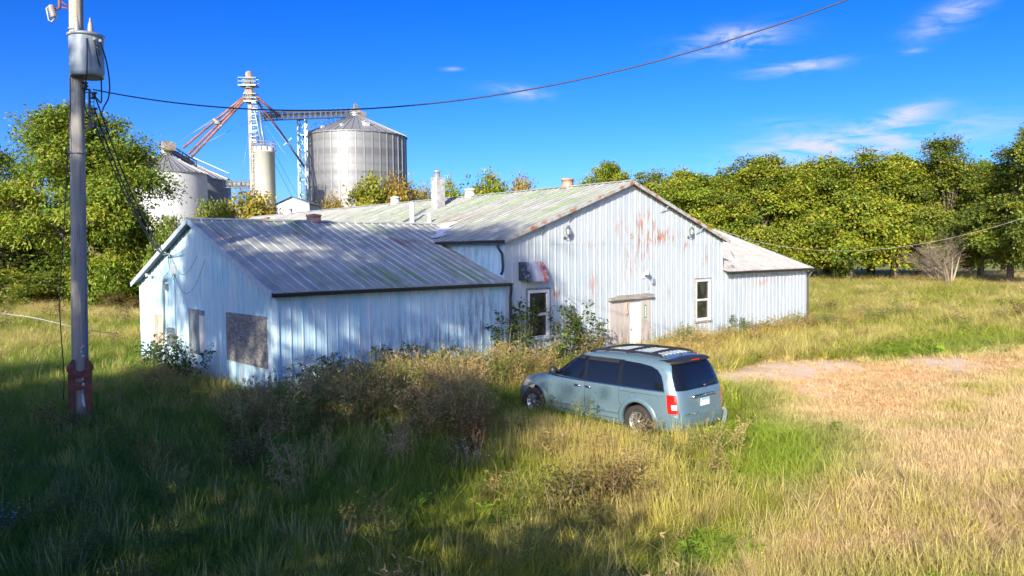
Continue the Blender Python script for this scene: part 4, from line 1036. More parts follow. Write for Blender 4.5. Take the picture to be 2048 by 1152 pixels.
# roof furniture of the big bin
def on_cone(c, r, ze, zp, ang, f): return Vector((c.x+r*f*math.cos(ang), c.y+r*f*math.sin(ang), ze+(zp-ze)*(1-f)))
to = math.atan2(CAM[1]-bc_.y, CAM[0]-bc_.x)
for da, f, s in ((.28, .72, .9), (-.35, .75, .45), (-.9, .8, .5)):
    q = on_cone(Vector((0, 0, 0)), br, bze, bzp, to+da, f); mb = MB(); mb.box(q+Vector((0, 0, s*.4)), (s, s, s*.9)); mb.box(q+Vector((0, 0, s*.95)), (s*1.3, s*1.3, .12)); mb.build('roof_hatch', M['bin_white'], big)
def stair(parent, c, r, ze, zp, ang, mat, off=.0):
    a, b = on_cone(c, r, ze, zp, ang, 1.0), on_cone(c, r, ze, zp, ang, .1); t = Vector((-math.sin(ang), math.cos(ang), 0))
    mb = MB()
    for s in (-.45, .45):
        mb.bar(a+t*s+Vector((0, 0, .3)), b+t*s+Vector((0, 0, .3)), .12); mb.bar(a+t*s+Vector((0, 0, 1.3)), b+t*s+Vector((0, 0, 1.3)), .07)
        for k in np.linspace(0, 1, 11): p = a.lerp(b, k)+t*s; mb.bar(p+Vector((0, 0, .2)), p+Vector((0, 0, 1.3)), .06)
    for k in np.linspace(0, 1, 30): p = a.lerp(b, k)+Vector((0, 0, .35)); mb.bar(p-t*.45, p+t*.45, .16, .04)
    mb.build('roof_stair', M[mat], parent)
stair(big, Vector((0, 0, 0)), br, bze, bzp, to-1.25, 'elev_blue')
stair(b3, Vector((0, 0, 0)), r3, ze3, zp3, math.atan2(CAM[1]-c3.y, CAM[0]-c3.x)+1.2, 'elev_blue')
# slender cream silo
cs = at_d(533, 500, 118); rs = 20.5/FPX*118; zs_ = at_d(533, 296, 118)[2]
silo = empty('silo', (cs[0], cs[1], 0), label='slender cream silo standing next to the elevator leg', cat='silo')
mb = MB(); mb.lathe([(rs, -.3), (rs, zs_-.8), (rs*1.03, zs_-.8), (rs*1.03, zs_-.6), (rs, zs_-.6), (rs, zs_-.1), (rs*.97, zs_), (0, zs_+.25)], (0, 0, 0), 40); mb.build('shell', M['silo_cream'], silo)
mb = MB()
for i in range(14):
    a = 2*math.pi*i/14; mb.bar((rs*1.1*math.cos(a), rs*1.1*math.sin(a), zs_-.6), (rs*1.1*math.cos(a), rs*1.1*math.sin(a), zs_+.75), .07)
    for h in (.3, .75):
        a2 = 2*math.pi*(i+1)/14; mb.bar((rs*1.1*math.cos(a), rs*1.1*math.sin(a), zs_+h), (rs*1.1*math.cos(a2), rs*1.1*math.sin(a2), zs_+h), .06)
mb.build('railing', M['elev_white'], silo)
ercam = Vector((_r[0], _r[1], 0)).normalized(); tocam_far = Vector((-_f[0], -_f[1], 0)).normalized()
mb = MB(); x0 = -ercam*(rs*.80)+tocam_far*(rs*.75)
for s in (-.3, .3): mb.bar(x0+ercam*s, x0+ercam*s+Vector((0, 0, zs_+.6)), .07)
for z in np.arange(.4, zs_, .6): mb.bar(x0-ercam*.3+Vector((0, 0, z)), x0+ercam*.3+Vector((0, 0, z)), .05)
mb.build('ladder', M['bin_grey'], silo)
# elevator leg
DL = 120
def ep(u, v, D=DL): return Vector(at_d(u, v, D))
leg0 = ep(502.5, 500); leg = empty('elevator_leg', (0, 0, 0), label='tall pale elevator leg with platforms and rusty spouts above the bins', cat='grain elevator')
def upright(u0, v0, u1, v1, w, mat, name, parent=leg, D=DL):
    mb = MB(); a, b = ep(u0, v0, D), ep(u1, v1, D); mb.bar(a, b, w, w, up=tuple(ercam)); return mb.build(name, M[mat], parent)
ztop = ep(498, 182).z
mb = MB(); base_ = ep(507, 455); base_.z = -.2; top_ = ep(498.5, 176)
for s in (-.14, .14): mb.bar(base_+ercam*s, top_+ercam*s, .17, .28, up=tuple(ercam))
mb.build('leg_trunk', M['elev_white'], leg)
mb = MB(); a = ep(498, 168); mb.box(a, (1.1, 1.1, 1.5)); mb.box(ep(498, 156), (.75, .9, 1.5)); mb.lathe([(.55, -.5), (.55, .3), (.3, .6), (0, .6)], ep(498, 150), 12); mb.build('head_housing', M['elev_white'], leg)
mb = MB(); mb.lathe([(.30, -1.6), (1.0, 0), (.7, .6)], ep(499, 188), 8, smooth=False); mb.build('distributor', M['elev_white'], leg)
def platform(u0, u1, v, name='platform', rail=1.15, rw=.045):
    mb = MB(); a, b = ep(u0, v), ep(u1, v); L = (b-a).length
    mb.bar(a, b, 1.8, .16)
    for s in (-.85, .85):
        for h in (rail*.5, rail): mb.bar(a+tocam_far*s+Vector((0, 0, h)), b+tocam_far*s+Vector((0, 0, h)), rw)
        for t in np.linspace(0, 1, 6): p = a.lerp(b, t)+tocam_far*s; mb.bar(p, p+Vector((0, 0, rail)), rw)
    for q in (a, b):
        for h in (rail*.5, rail): mb.bar(q-tocam_far*.85+Vector((0, 0, h)), q+tocam_far*.85+Vector((0, 0, h)), .07)
    return mb.build(name, M['elev_blue'], leg)
platform(480, 515, 172); platform(491, 515, 204); platform(503, 516, 282)
mb = MB(); a, b = ep(510, 196), ep(513, 330)
for s in (-.38, .38): mb.bar(a+ercam*s, b+ercam*s, .07)
for t in np.linspace(0, 1, 26): p = a.lerp(b, t); mb.bar(p-ercam*.38, p+ercam*.38, .07); 
for t in np.linspace(0, 1, 13): p = a.lerp(b, t); mb.bar(p-ercam*.38+tocam_far*.6, p+ercam*.38+tocam_far*.6, .10)
mb.build('caged_ladder', M['elev_blue'], leg)
def spout_(pts, r, mat): 
    mb = MB(); mb.tube(pts, r*.85, 10); mb.build('spout', M[mat], leg)
spout_([ep(497, 186), ep(470, 208), ep(366, 296, 116)], .20, 'spout_rust'); spout_([ep(498, 188), ep(478, 206), ep(377, 308, 117)], .20, 'spout_rust'); spout_([ep(499, 190), ep(482, 208), ep(383, 314, 117)], .22, 'spout_rust')
spout_([ep(503, 184), ep(530, 208, 121), ep(559, 232, 124)], .22, 'spout_rust'); spout_([ep(505, 188), ep(524, 216, 121), ep(560, 262, 124), ep(617, 346, 132)], .19, 'spout_rust')
spout_([ep(503, 190), ep(509, 220), ep(524, 292, 118)], .17, 'elev_blue'); spout_([ep(519, 222, 119), ep(524, 262, 118), ep(530, 292, 118)], .20, 'elev_blue')
mb = MB(); mb.lathe([(.5, -.25), (.5, .25)], ep(436, 245, 116), 10); mb.bar(ep(427, 238, 116), ep(444, 252, 116), .25); mb.build('spout_clamp', M['elev_white'], leg)
mb = MB(); mb.bar(ep(566, 292, 126), ep(583, 276, 126), .12); mb.bar(ep(570, 276, 126), ep(580, 290, 126), .1); mb.build('spout_brace', M['elev_blue'], leg)
for (a, b) in (((497, 190), (357, 285)), ((496, 200), (375, 272)), ((505, 240), (398, 292)), ((511, 210), (602, 318)), ((513, 226), (585, 330))):
    mb = MB(); mb.tube([ep(*a), ep(*b, 116)], .035, 4); mb.build('stay_cable', M['elev_blue'], leg)
for (a, b) in (((498, 260), (478, 395)), ((518, 250), (600, 400)), ((520, 270), (585, 395))):
    mb = MB(); mb.tube([ep(*a), ep(*b, 122)], .03, 4); mb.build('stay_cable', M['elev_blue'], leg)
# conveyor bridge
def truss(name, label, cat, a, b, h, w, n, mat='elev_blue', deck='elev_white', rail=True):
    a, b = Vector(a), Vector(b); e_ = empty(name, (0, 0, 0), label=label, cat=cat); d = (b-a).normalized(); s_ = d.cross(Vector((0, 0, 1))).normalized()
    mb = MB(); mb.bar(a+Vector((0, 0, h*.55)), b+Vector((0, 0, h*.55)), w*.55, h*.5); mb.build('conveyor', M[deck], e_)
    mb = MB()
    for q in (-w/2, w/2):
        for z in (0, h): mb.bar(a+s_*q+Vector((0, 0, z)), b+s_*q+Vector((0, 0, z)), .14)
        for i in range(n+1): p = a.lerp(b, i/n)+s_*q; mb.bar(p, p+Vector((0, 0, h*1.25)), .10)
        for i in range(n): p, p2 = a.lerp(b, i/n)+s_*q, a.lerp(b, (i+1)/n)+s_*q; mb.bar(p, p2+Vector((0, 0, h*.5)), .07)
    mb.build('frame', M[mat], e_); return e_
truss('conveyor_bridge', 'long galvanised conveyor bridge running from the leg to the top of the largest bin', 'conveyor', ep(524, 241, 124), ep(716, 233, 140), 1.25, 1.4, 18)
mb = MB(); q = ep(711, 226, 139); mb.box(q, (1.6, 1.2, 1.4)); mb.bar(q+Vector((0, 0, 0)), q+Vector((0, 0, 1.6)), .5); mb.box(ep(722, 229, 139), (1.4, 1.2, .9)); o = mb.build('conveyor_drive', M['elev_white']); tag(o, 'pale conveyor drive box on the peak of the largest bin', 'conveyor drive')
truss('conveyor_bridge', 'short blue grey bridge between the shaded bin and the elevator leg', 'conveyor', ep(452, 375, 124), ep(505, 376, 121), 1.0, 1.2, 6)
truss('roof_walkway', 'railed walkway sloping down over the white bin roof', 'walkway', ep(327, 298, 112), ep(385, 333, 119), .8, 1.4, 8)
mb = MB(); q = ep(337, 294, 112); mb.box(q, (1.6, 1.3, 1.1)); mb.box(ep(331, 291, 112), (.8, .8, 1.3)); mb.bar(ep(335, 298, 112), ep(337, 314, 113), .9, .9, up=tuple(ercam)); o = mb.build('conveyor_drive', M['elev_white']); tag(o, 'pale conveyor drive box above the white bin roof', 'conveyor drive')
# support tower
tw = empty('support_tower', (0, 0, 0), label='braced steel support tower under the conveyor bridge', cat='support tower')
DT = 131
mb = MB(); TA, TB = [ep(597, 240, DT), ep(611.5, 240, DT)], [ep(601, 455, DT), ep(616, 455, DT)]
for q in (0, 1):
    for s in (-.6, .6): mb.bar(TA[q]+tocam_far*s, TB[q]+tocam_far*s, .20, .20, up=tuple(ercam))
mb.build('legs', M['elev_blue'], tw); mb = MB()
for k in range(8):
    t0, t1 = k/7.2, (k+1)/7.2
    p, q = TA[0].lerp(TB[0], t0), TA[1].lerp(TB[1], t0); mb.bar(p, q, .22, .16); mb.bar(p-tocam_far*.6, p+tocam_far*.6, .14)
    if k < 7:
        p2, q2 = TA[0].lerp(TB[0], t1), TA[1].lerp(TB[1], t1); mb.bar(p, q2, .06); mb.bar(q, p2, .06)
mb.build('bracing', M['elev_blue'], tw)
# small shed
sh = empty('storage_shed', (0, 0, 0), label='small pale shed roof between the support tower and the slender silo', cat='shed')
sc_ = ep(585, 440, 112); u_ = ercam; v_ = tocam_far
def shp(a, b, z): return Vector((sc_.x, sc_.y, 0))+u_*a+v_*b+Vector((0, 0, z))
zev, zpk = ep(570, 408, 112).z, ep(592, 396, 112).z
mb = MB(); mb.add([shp(-1.5, 2, -.2), shp(3, 2, -.2), shp(3, 2, zev), shp(.6, 2, zpk), shp(-1.5, 2, zev), shp(-1.5, -4, -.2), shp(-1.5, -4, zev), shp(3, -4, -.2), shp(3, -4, zev), shp(.6, -4, zpk)], [(0, 1, 2, 3, 4), (5, 0, 4, 6), (1, 7, 8, 2), (7, 5, 6, 9, 8)]); mb.build('wall', M['bin_white'], sh)
mb = MB(); 
for s in (-1, 1):
    xe = -1.8 if s < 0 else 3.3; mb.grid([[shp(xe, b, zev-.12), shp(.6, b, zpk+.06)] for b in (-4.2, 2.3)], smooth=False); mb.grid([[shp(xe, b, zev-.24), shp(.6, b, zpk-.06)] for b in (-4.2, 2.3)], smooth=False)
mb.build('roof', M['bin_grey'], sh)

# ------------------------------------------------------------------ leaves, trees
def leaf_mat(name, transl=.35):
    g = G(name, .5, 0, .25)
    a = g.n('ShaderNodeAttribute', attribute_name='leafcol'); oi = g.n('ShaderNodeObjectInfo')
    hsv = g.n('ShaderNodeHueSaturation'); g.l(g.rng(oi.outputs['Random'], 0, 1, .488, .508), hsv.inputs['Hue']); g.l(g.rng(oi.outputs['Random'], 0, 1, .88, 1.1), hsv.inputs['Value']); g.l(a.outputs['Color'], hsv.inputs['Color'])
    g.base(hsv.outputs[0])
    t = g.n('ShaderNodeBsdfTranslucent'); mx = g.mix(1.0, hsv.outputs[0], (1.0, 1.0, .45), 'MULTIPLY'); g.l(mx, t.inputs['Color'])
    ms = g.n('ShaderNodeMixShader'); ms.inputs[0].default_value = transl
    out = [n for n in g.nt.nodes if n.type == 'OUTPUT_MATERIAL'][0]
    g.l(g.p.outputs[0], ms.inputs[1]); g.l(t.outputs[0], ms.inputs[2]); g.l(ms.outputs[0], out.inputs['Surface'])
    return g.mat
M['leaf'] = leaf_mat('leaf')
g = G('bark', .9); g.base(g.mix(g.rng(g.noise((8, 8, 1.5), 1, 7, .7, vec=g.obj()), .35, .65), (.07, .055, .04), (.17, .13, .10))); g.bump(g.noise((10, 10, 1.5), 1, 6, vec=g.obj()), .6, .03); M['bark'] = g.mat
g = G('dry_twig', .85); g.base(g.mix(g.noise(sc=3, vec=g.obj()), (.17, .13, .10), (.30, .24, .18))); M['twig'] = g.mat
g = G('pale_bark', .85); g.base(g.mix(g.noise(sc=3, vec=g.obj()), (.20, .16, .115), (.34, .28, .21))); M['pale_bark'] = g.mat

def unit(v): return v/np.maximum(np.linalg.norm(v, axis=-1, keepdims=True), 1e-9)
def leaves_mesh(name, P, Nn, D, Ln, Wd, Ccol, mat, fold=.15):
    """rhombic leaves at P with normal Nn, direction D"""
    D = unit(D-Nn*np.sum(D*Nn, 1, keepdims=True)); S = np.cross(Nn, D)
    Ln = Ln[:, None]; Wd = Wd[:, None]
    V = np.stack([P, P+D*Ln*.5+S*Wd*.5+Nn*Wd*fold, P+D*Ln, P+D*Ln*.5-S*Wd*.5+Nn*Wd*fold], 1).reshape(-1, 3)
    n = len(P); F = np.arange(4*n).reshape(n, 4)
    me = np_mesh(name, V, F, mat)
    ca = me.color_attributes.new('leafcol', 'FLOAT_COLOR', 'FACE' if False else 'POINT')
    cc = np.repeat(np.concatenate([Ccol, np.ones((n, 1))], 1), 4, 0).astype(np.float32); ca.data.foreach_set('color', cc.ravel())
    return me
def crown_mesh(name, lobes, n, ln, wd, pal, seed, cl=.8, per=55, shell=.5, flat=.6, jit=.24):
    r_ = np.random.default_rng(seed); lobes = np.asarray(lobes, float)
    w = lobes[:, 3]**2; k = max(8, n//per)
    li = r_.choice(len(lobes), k, p=w/w.sum())
    d = unit(r_.normal(size=(k, 3))); d[:, 2] = np.where(d[:, 2] < -.5, -d[:, 2]*.6, d[:, 2]); rad = shell+(1.08-shell)*r_.random(k)**.6; rad = np.where(r_.random(k) < .13, 1.0+.24*r_.random(k), rad)
    ctr = lobes[li, :3]+d*lobes[li, 3:4]*rad[:, None]*np.array([1, 1, .85])
    mid = lobes[:, :3].mean(0)
    out = unit(ctr-mid)
    ci = np.repeat(np.arange(k), per); m = len(ci)
    sz = (cl*(.55+.9*r_.random(k)))[ci][:, None]
    off = np.clip(r_.normal(size=(m, 3)), -1.9, 1.9)*np.array([1, 1, flat])*sz*.55
    P = ctr[ci]+off
    Nn = unit(np.array([0, 0, .42])+out[ci]*.60+r_.normal(size=(m, 3))*.55)
    D = unit(out[ci]*.5+off/np.maximum(np.linalg.norm(off, axis=1, keepdims=True), .05)*.7+r_.normal(size=(m, 3))*.6+np.array([0, 0, -.25]))
    pal = np.asarray(pal, float); a = r_.random(k); 
    ic = np.clip(a*(len(pal)-1), 0, len(pal)-1.001); i0 = ic.astype(int); base = pal[i0]*(1-(ic-i0))[:, None]+pal[i0+1]*(ic-i0)[:, None]
    Cc = base[ci]*(1+jit*(r_.random((m, 1))-.5)*2)*(1+.12*r_.normal(size=(m, 3)))
    Ln = ln*(.65+.7*r_.random(m)); Wd = wd*(.65+.7*r_.random(m))
    return leaves_mesh(name, P, Nn, D, Ln, Wd, np.clip(Cc, .003, 1), M['leaf']), ctr
def trunk_mesh(name, h, r, lobes, ctr, seed, mat, fork=.22, n_twig=60, trunks=1):
    q = random.Random(seed); mb = MB()
    lob = sorted([tuple(l) for l in lobes], key=lambda l: -l[3])
    tips = []
    for t in range(trunks):
        dx, dy = (q.uniform(-.4, .4), q.uniform(-.4, .4)) if trunks > 1 else (0, 0)
        f = h*fork; top = (dx+q.uniform(-.3, .3), dy+q.uniform(-.3, .3), h*.72)
        pts = [(dx*.5, dy*.5, -.3), (dx*.6, dy*.6, .15), (dx*.8+q.uniform(-.08, .08), dy*.8+q.uniform(-.08, .08), f*.6), (dx, dy, f), (dx*1.2+q.uniform(-.3, .3), dy*1.2+q.uniform(-.3, .3), h*.45), top]
        mb.tube(pts, [r*1.6, r*1.15, r, r*.9, r*.55, r*.16], 9); tips.append((Vector(pts[3]), Vector(pts[4])))
    for l in lob:
        a, b = q.choice(tips); s = a.lerp(b, q.random()*.9); e_ = Vector(l[:3]); m_ = s.lerp(e_, .5)+Vector((q.uniform(-.3, .3), q.uniform(-.3, .3), .12*(e_-s).length))
        mb.tube([s, m_, e_], [r*.42, r*.26, r*.09], 6, cap=False)
    for _ in range(n_twig):
        c = Vector(ctr[q.randrange(len(ctr))]); l = min(lob, key=lambda l: (Vector(l[:3])-c).length); s = Vector(l[:3])+Vector((q.uniform(-.3, .3),)*3)
        mb.tube([s, s.lerp(c, .5)+Vector((0, 0, .15)), c], [r*.12, r*.08, r*.03], 4, cap=False)
    return mb.mesh(name, mat)
def rand_lobes(h, r, n, seed, low=.22, rl=(.30, .48), top=.92):
    q = random.Random(seed); L = []
    for i in range(n):
        t = (i+.5)/n; z = h*(low+(top-low)*t)
        prof = r*(math.sin(math.pi*min(1, .18+.80*t))**.6)
        a = q.random()*6.283+i*2.4; rad = prof*q.uniform(.25, .72)
        rr = r*q.uniform(*rl)*(1.0 if t < .8 else .8)
        L.append((rad*math.cos(a), rad*math.sin(a), min(z, h-rr*.8), rr))
    return L
PAL_G = [(.11, .165, .020), (.18, .24, .024), (.25, .305, .028), (.32, .34, .03)]
PAL_Y = [(.15, .195, .022), (.23, .28, .026), (.31, .34, .030), (.37, .36, .034)]
PAL_D = [(.09, .13, .022), (.14, .19, .028), (.21, .26, .034), (.28, .29, .04)]
PAL_O = [(.20, .18, .03), (.32, .26, .04), (.37, .285, .045), (.27, .18, .04)]
PAL_B = [(.10, .10, .03), (.18, .13, .045), (.25, .15, .06), (.14, .14, .04)]
protos = {}
def proto(kind, h, r, lobes_n, leaves, ln, wd, pal, seed, tr_r=.28, low=.18, **k):
    lo = rand_lobes(h, r, lobes_n, seed, low)
    tk = {a: k.pop(a) for a in ('fork', 'n_twig', 'trunks') if a in k}
    cm, ctr = crown_mesh('crown', lo, leaves, ln, wd, pal, seed, **k)
    tm = trunk_mesh('trunk', h, tr_r, lo, ctr, seed, M['bark'], **tk)
    protos[kind] = (cm, tm, h, r)
proto('maple_a', 13.5, 6.0, 20, 42000, .26, .20, PAL_G, 11, .34, .17, cl=1.0, per=150)
proto('maple_b', 13.5, 6.0, 18, 42000, .26, .20, PAL_Y, 12, .34, .15, cl=1.05, per=170)
proto('maple_c', 13.5, 6.0, 22, 42000, .26, .19, PAL_G, 13, .34, .16, cl=.95, per=140)
proto('poplar', 17.0, 4.6, 22, 36000, .26, .18, PAL_D, 14, .30, .15, cl=.9, per=130)
proto('bush_o', 6.0, 3.2, 12, 9000, .26, .15, PAL_O, 15, .14, .16, cl=.6, trunks=3, shell=.3)
proto('bush_g', 6.0, 3.2, 12, 9000, .27, .16, PAL_Y, 16, .14, .16, cl=.6, trunks=3, shell=.3)
proto('bush_d', 6.0, 3.2, 12, 9000, .27, .16, PAL_D, 17, .14, .14, cl=.6, trunks=3, shell=.3)
proto('thin_b', 12.0, 4.5, 16, 7000, .30, .17, PAL_B, 18, .22, .15, cl=.8, shell=.25)
def tree(kind, name, label, cat, u, D, v_top, width, group=None, rz=None, off=0):
    cm, tm, h, r = protos[kind]
    p = at_d(u, 520, D); H = at_d(u, v_top, D)[2]; rr = width/2/FPX*D
    e_ = empty(name, (p[0], p[1], 0), rz if rz is not None else random.random()*6.28, label, cat, group)
    e_.scale = (rr/r, rr/r, H/h)
    link('trunk', tm, e_); c = link('crown', cm, e_); c['kind'] = 'stuff'
    return e_
# the row of trees at the right, and those behind it
GR = 'trees along the far side of the field'
for k, nm, lb, u, D, vt, w in (
    ('maple_a', 'maple_tree', 'green tree rising just behind the right slope of the tall gable roof', 1425, 92, 350, 250),
    ('maple_c', 'maple_tree', 'green tree just left of the middle of the row, above the right wing roof', 1520, 88, 314, 250),
    ('maple_b', 'maple_tree', 'yellow green tree over the end of the right wing roof', 1612, 90, 322, 250),
    ('maple_a', 'maple_tree', 'broad yellow green tree with a pale trunk beside the right wing', 1698, 85, 308, 260),
    ('maple_b', 'maple_tree', 'yellow green tree with dark low trunks left of the bare grey bush', 1788, 89, 316, 240),
    ('poplar', 'poplar_tree', 'tall darker tree towering behind the bare grey bush', 1892, 84, 262, 170),
    ('maple_c', 'maple_tree', 'rounded green tree right of the tall dark one', 1962, 86, 325, 210),
    ('poplar', 'poplar_tree', 'dark leafy tree close to the right edge of the picture', 2020, 76, 280, 190),
    ('poplar', 'poplar_tree', 'tallest dark tree cut off by the right edge', 2095, 68, 195, 170)):
    tree(k, nm, lb, 'tree', u, D, vt, w, GR)
for i, (u, D, vt, w) in enumerate(((1470, 112, 345, 260), (1570, 112, 335, 260), (1655, 112, 332, 260), (1742, 112, 335, 260), (1840, 108, 335, 260), (1935, 108, 340, 260), (2010, 102, 335, 260), (2090, 100, 330, 200))):
    tree(('maple_c', 'maple_a', 'poplar')[i % 3], 'background_tree', ['shaded background tree behind the gap right of the tall gable roof', 'shaded background tree behind the right wing roof', 'shaded background tree behind the yellow green tree over the wing end', 'shaded background tree between the pale trunk and the dark low trunks', 'shaded background tree behind the bare grey bush', 'shaded background tree right of the tall dark tree', 'shaded background tree behind the dark tree near the right edge', 'shaded background tree cut off by the right edge'][i], 'tree', u, D, vt, w, 'second row of trees behind the field')
for k, nm, lb, u, D, vt, w in (
    ('maple_c', 'maple_tree', 'round topped tree peeping over the roof ridge left of the gable peak', 1218, 96, 326, 170), ('maple_a', 'maple_tree', 'tree just right of the gable peak, behind the roof', 1300, 98, 342, 200), ('maple_b', 'maple_tree', 'yellowish tree behind the middle of the right roof slope', 1372, 96, 346, 210),
    ('bush_d', 'bush', 'dark green bush behind the wing roof, left of the golden ones', 430, 74, 396, 110), ('bush_o', 'bush', 'olive golden bush in front of the slender silo', 510, 78, 388, 160), ('bush_g', 'bush', 'small yellow green bush under the elevator leg', 462, 70, 412, 80),
    ('bush_o', 'bush', 'small golden bush at the left foot of the largest bin', 668, 86, 398, 80), ('bush_g', 'bush', 'tall golden green bush in front of the largest bin', 728, 84, 360, 150), ('bush_o', 'bush', 'golden brown bush at the right foot of the largest bin', 798, 84, 362, 130),
    ('bush_o', 'bush', 'faded brown bush left of the chimney', 848, 90, 380, 80), ('bush_g', 'bush', 'small yellow green tree directly right of the chimney', 908, 86, 366, 95), ('bush_g', 'bush', 'rounded yellow green tree over the roof ridge right of the chimney', 985, 84, 352, 165), ('bush_o', 'bush', 'low golden bush over the ridge between chimney and rusty roof vent', 1048, 88, 360, 85),
    ('bush_d', 'bush', 'small leafy tree touching the wing gable roof edge', 345, 52, 426, 100)):
    tree(k, nm, lb, 'tree' if 'tree' in nm else 'bush', u, D, vt, w, 'trees and bushes behind the building')
# the large tree behind the pole
lo = rand_lobes(14.2, 5.7, 34, 31, .08, (.26, .42), .95)
lo += [(-1.6, 1.0, 13.2, 1.3), (2.4, -2.8, 11.0, 1.6), (3.4, -2.6, 8.5, 1.6), (-4.8, 3.6, 10.2, 1.5)]
cm, ctr = crown_mesh('crown', lo, 90000, .29, .11, [(.09, .14, .016), (.15, .20, .020), (.22, .27, .025), (.29, .30, .03)], 31, cl=.9, per=110, shell=.45)
p = at_d(168, 520, 54); e_ = empty('ash_tree', (p[0], p[1], 0), 0, 'large yellow green tree with feathery leaves behind the utility pole', 'tree')
link('trunk', trunk_mesh('trunk', 14.2, .36, lo, ctr, 31, M['bark'], n_twig=160), e_); link('crown', cm, e_)['kind'] = 'stuff'
LG = 'trees and brush at the left edge'
tree('thin_b', 'autumn_tree', 'thinning brownish tree at the left edge of the picture', 'tree', 8, 66, 296, 170, LG); tree('poplar', 'dark_tree', 'dark tree low behind the left edge', 'tree', -50, 60, 330, 220, LG); tree('poplar', 'dark_tree', 'dark green tree filling the gap left of the large feathery tree', 'tree', 62, 70, 380, 180, LG)
tree('maple_c', 'maple_tree', 'dark green tree behind the right of the large feathery tree', 'tree', 262, 68, 400, 130, LG)
for i, (k, u, D, vt, w, lb) in enumerate((('bush_d', 20, 56, 545, 150, 'dark bush below the autumn tree at the left edge'), ('bush_d', 95, 60, 540, 150, 'dark bush left of the utility pole under the feathery tree'), ('bush_d', 175, 62, 545, 150, 'dark bush hidden behind the utility pole'), ('bush_d', 250, 60, 540, 150, 'dark bush right of the utility pole beside the wing'), ('thin_b', 225, 52, 585, 90, 'brown twiggy bush in the grass just right of the pole'), ('thin_b', 272, 50, 590, 70, 'brown twiggy bush against the far corner of the wing'))):
    tree(k, 'bush', lb, 'bush', u, D, vt, w, LG)

# bare bush at the field edge
def branchy(name, base, mat, seed, h, spread, lean, levels=4, r0=.14, stems=3, kids=4, droop=.1, r_decay=.55):
    q = random.Random(seed); mb = MB()
    def grow(p, d, L, r, lev):
        pts = [p]; cur = Vector(p); dd = Vector(d)
        for k in range(3):
            dd = (dd+Vector((q.uniform(-.25, .25), q.uniform(-.25, .25), q.uniform(-.12, .16)-droop*(lev > 1)))).normalized(); cur = cur+dd*(L/3); pts.append(cur.copy())
        mb.tube(pts, [r, r*.85, r*.7, r*.45], 5 if lev < 2 else 3, cap=False)
        if lev >= levels: return
        for i in range(kids+(lev > 1)):
            s = pts[q.choice((1, 2, 3, 3))]; nd = (dd+Vector((q.uniform(-1, 1), q.uniform(-1, 1), q.uniform(-.3, .6)))*spread).normalized(); grow(s, nd, L*q.uniform(.55, .8), r*r_decay, lev+1)
    for s in range(stems):
        d = Vector((lean[0]+q.uniform(-.5, .5), lean[1]+q.uniform(-.5, .5), 1)).normalized(); grow(Vector((q.uniform(-.2, .2), q.uniform(-.2, .2), -.1)), d, h*.42, r0, 0)
    return mb.build(name, mat)
p = at_d(1898, 520, 77); bt = empty('bare_tree', (p[0], p[1], 0), 0, 'leafless grey tangled small tree with pale forked trunk at the field edge', 'tree')
lv_ = -ercam*.75
o = branchy('branches', p, M['twig'], 5, 5.6, 1.0, (lv_.x, lv_.y), 4, .07, 6, 4, .05, .5); o.parent = bt
mb = MB(); 
for s_, e_ in (((.0, 0), (-1.5, .2)), ((.1, .1), (-.5, .1)), ((.25, 0), (.35, 0)), ((.3, 0), (.9, .1))): 
    a = ercam*s_[0]; b2_ = ercam*e_[0]+tocam_far*e_[1]; mb.tube([a+Vector((0, 0, -.2)), a.lerp(b2_, .35)+Vector((0, 0, 1.0)), a.lerp(b2_, .8)+Vector((0, 0, 2.1)), b2_*1.1+Vector((0, 0, 3.0))], [.15, .11, .08, .04], 7)
mb.build('trunk', M['pale_bark'], bt)

# far bits in the grass below the trees
p = at_z(1652, 573, .25); mb = MB(); mb.tube([Vector(p)-ercam*1.6, Vector(p)+Vector((0, 0, .08)), Vector(p)+ercam*1.6+Vector((0, 0, -.02))], [.20, .22, .18], 9); tag(mb.build('fallen_log', M['pale_bark']), 'pale fallen log in the grass below the trees', 'log')
p = at_z(1746, 577, .2); M['tarp'] = plain('tarp', (.38, .52, .66), .5); mb = MB()
mb.grid([[Vector(p)+ercam*a+tocam_far*b+Vector((0, 0, .22*math.cos(a*.9)*math.cos(b*1.2)+.05*math.sin(a*7+b*3)-.05)) for a in np.linspace(-1.6, 1.6, 14)] for b in np.linspace(-1.1, 1.1, 9)]); tag(mb.build('tarpaulin', M['tarp']), 'small light blue tarpaulin lying at the field edge', 'tarpaulin')

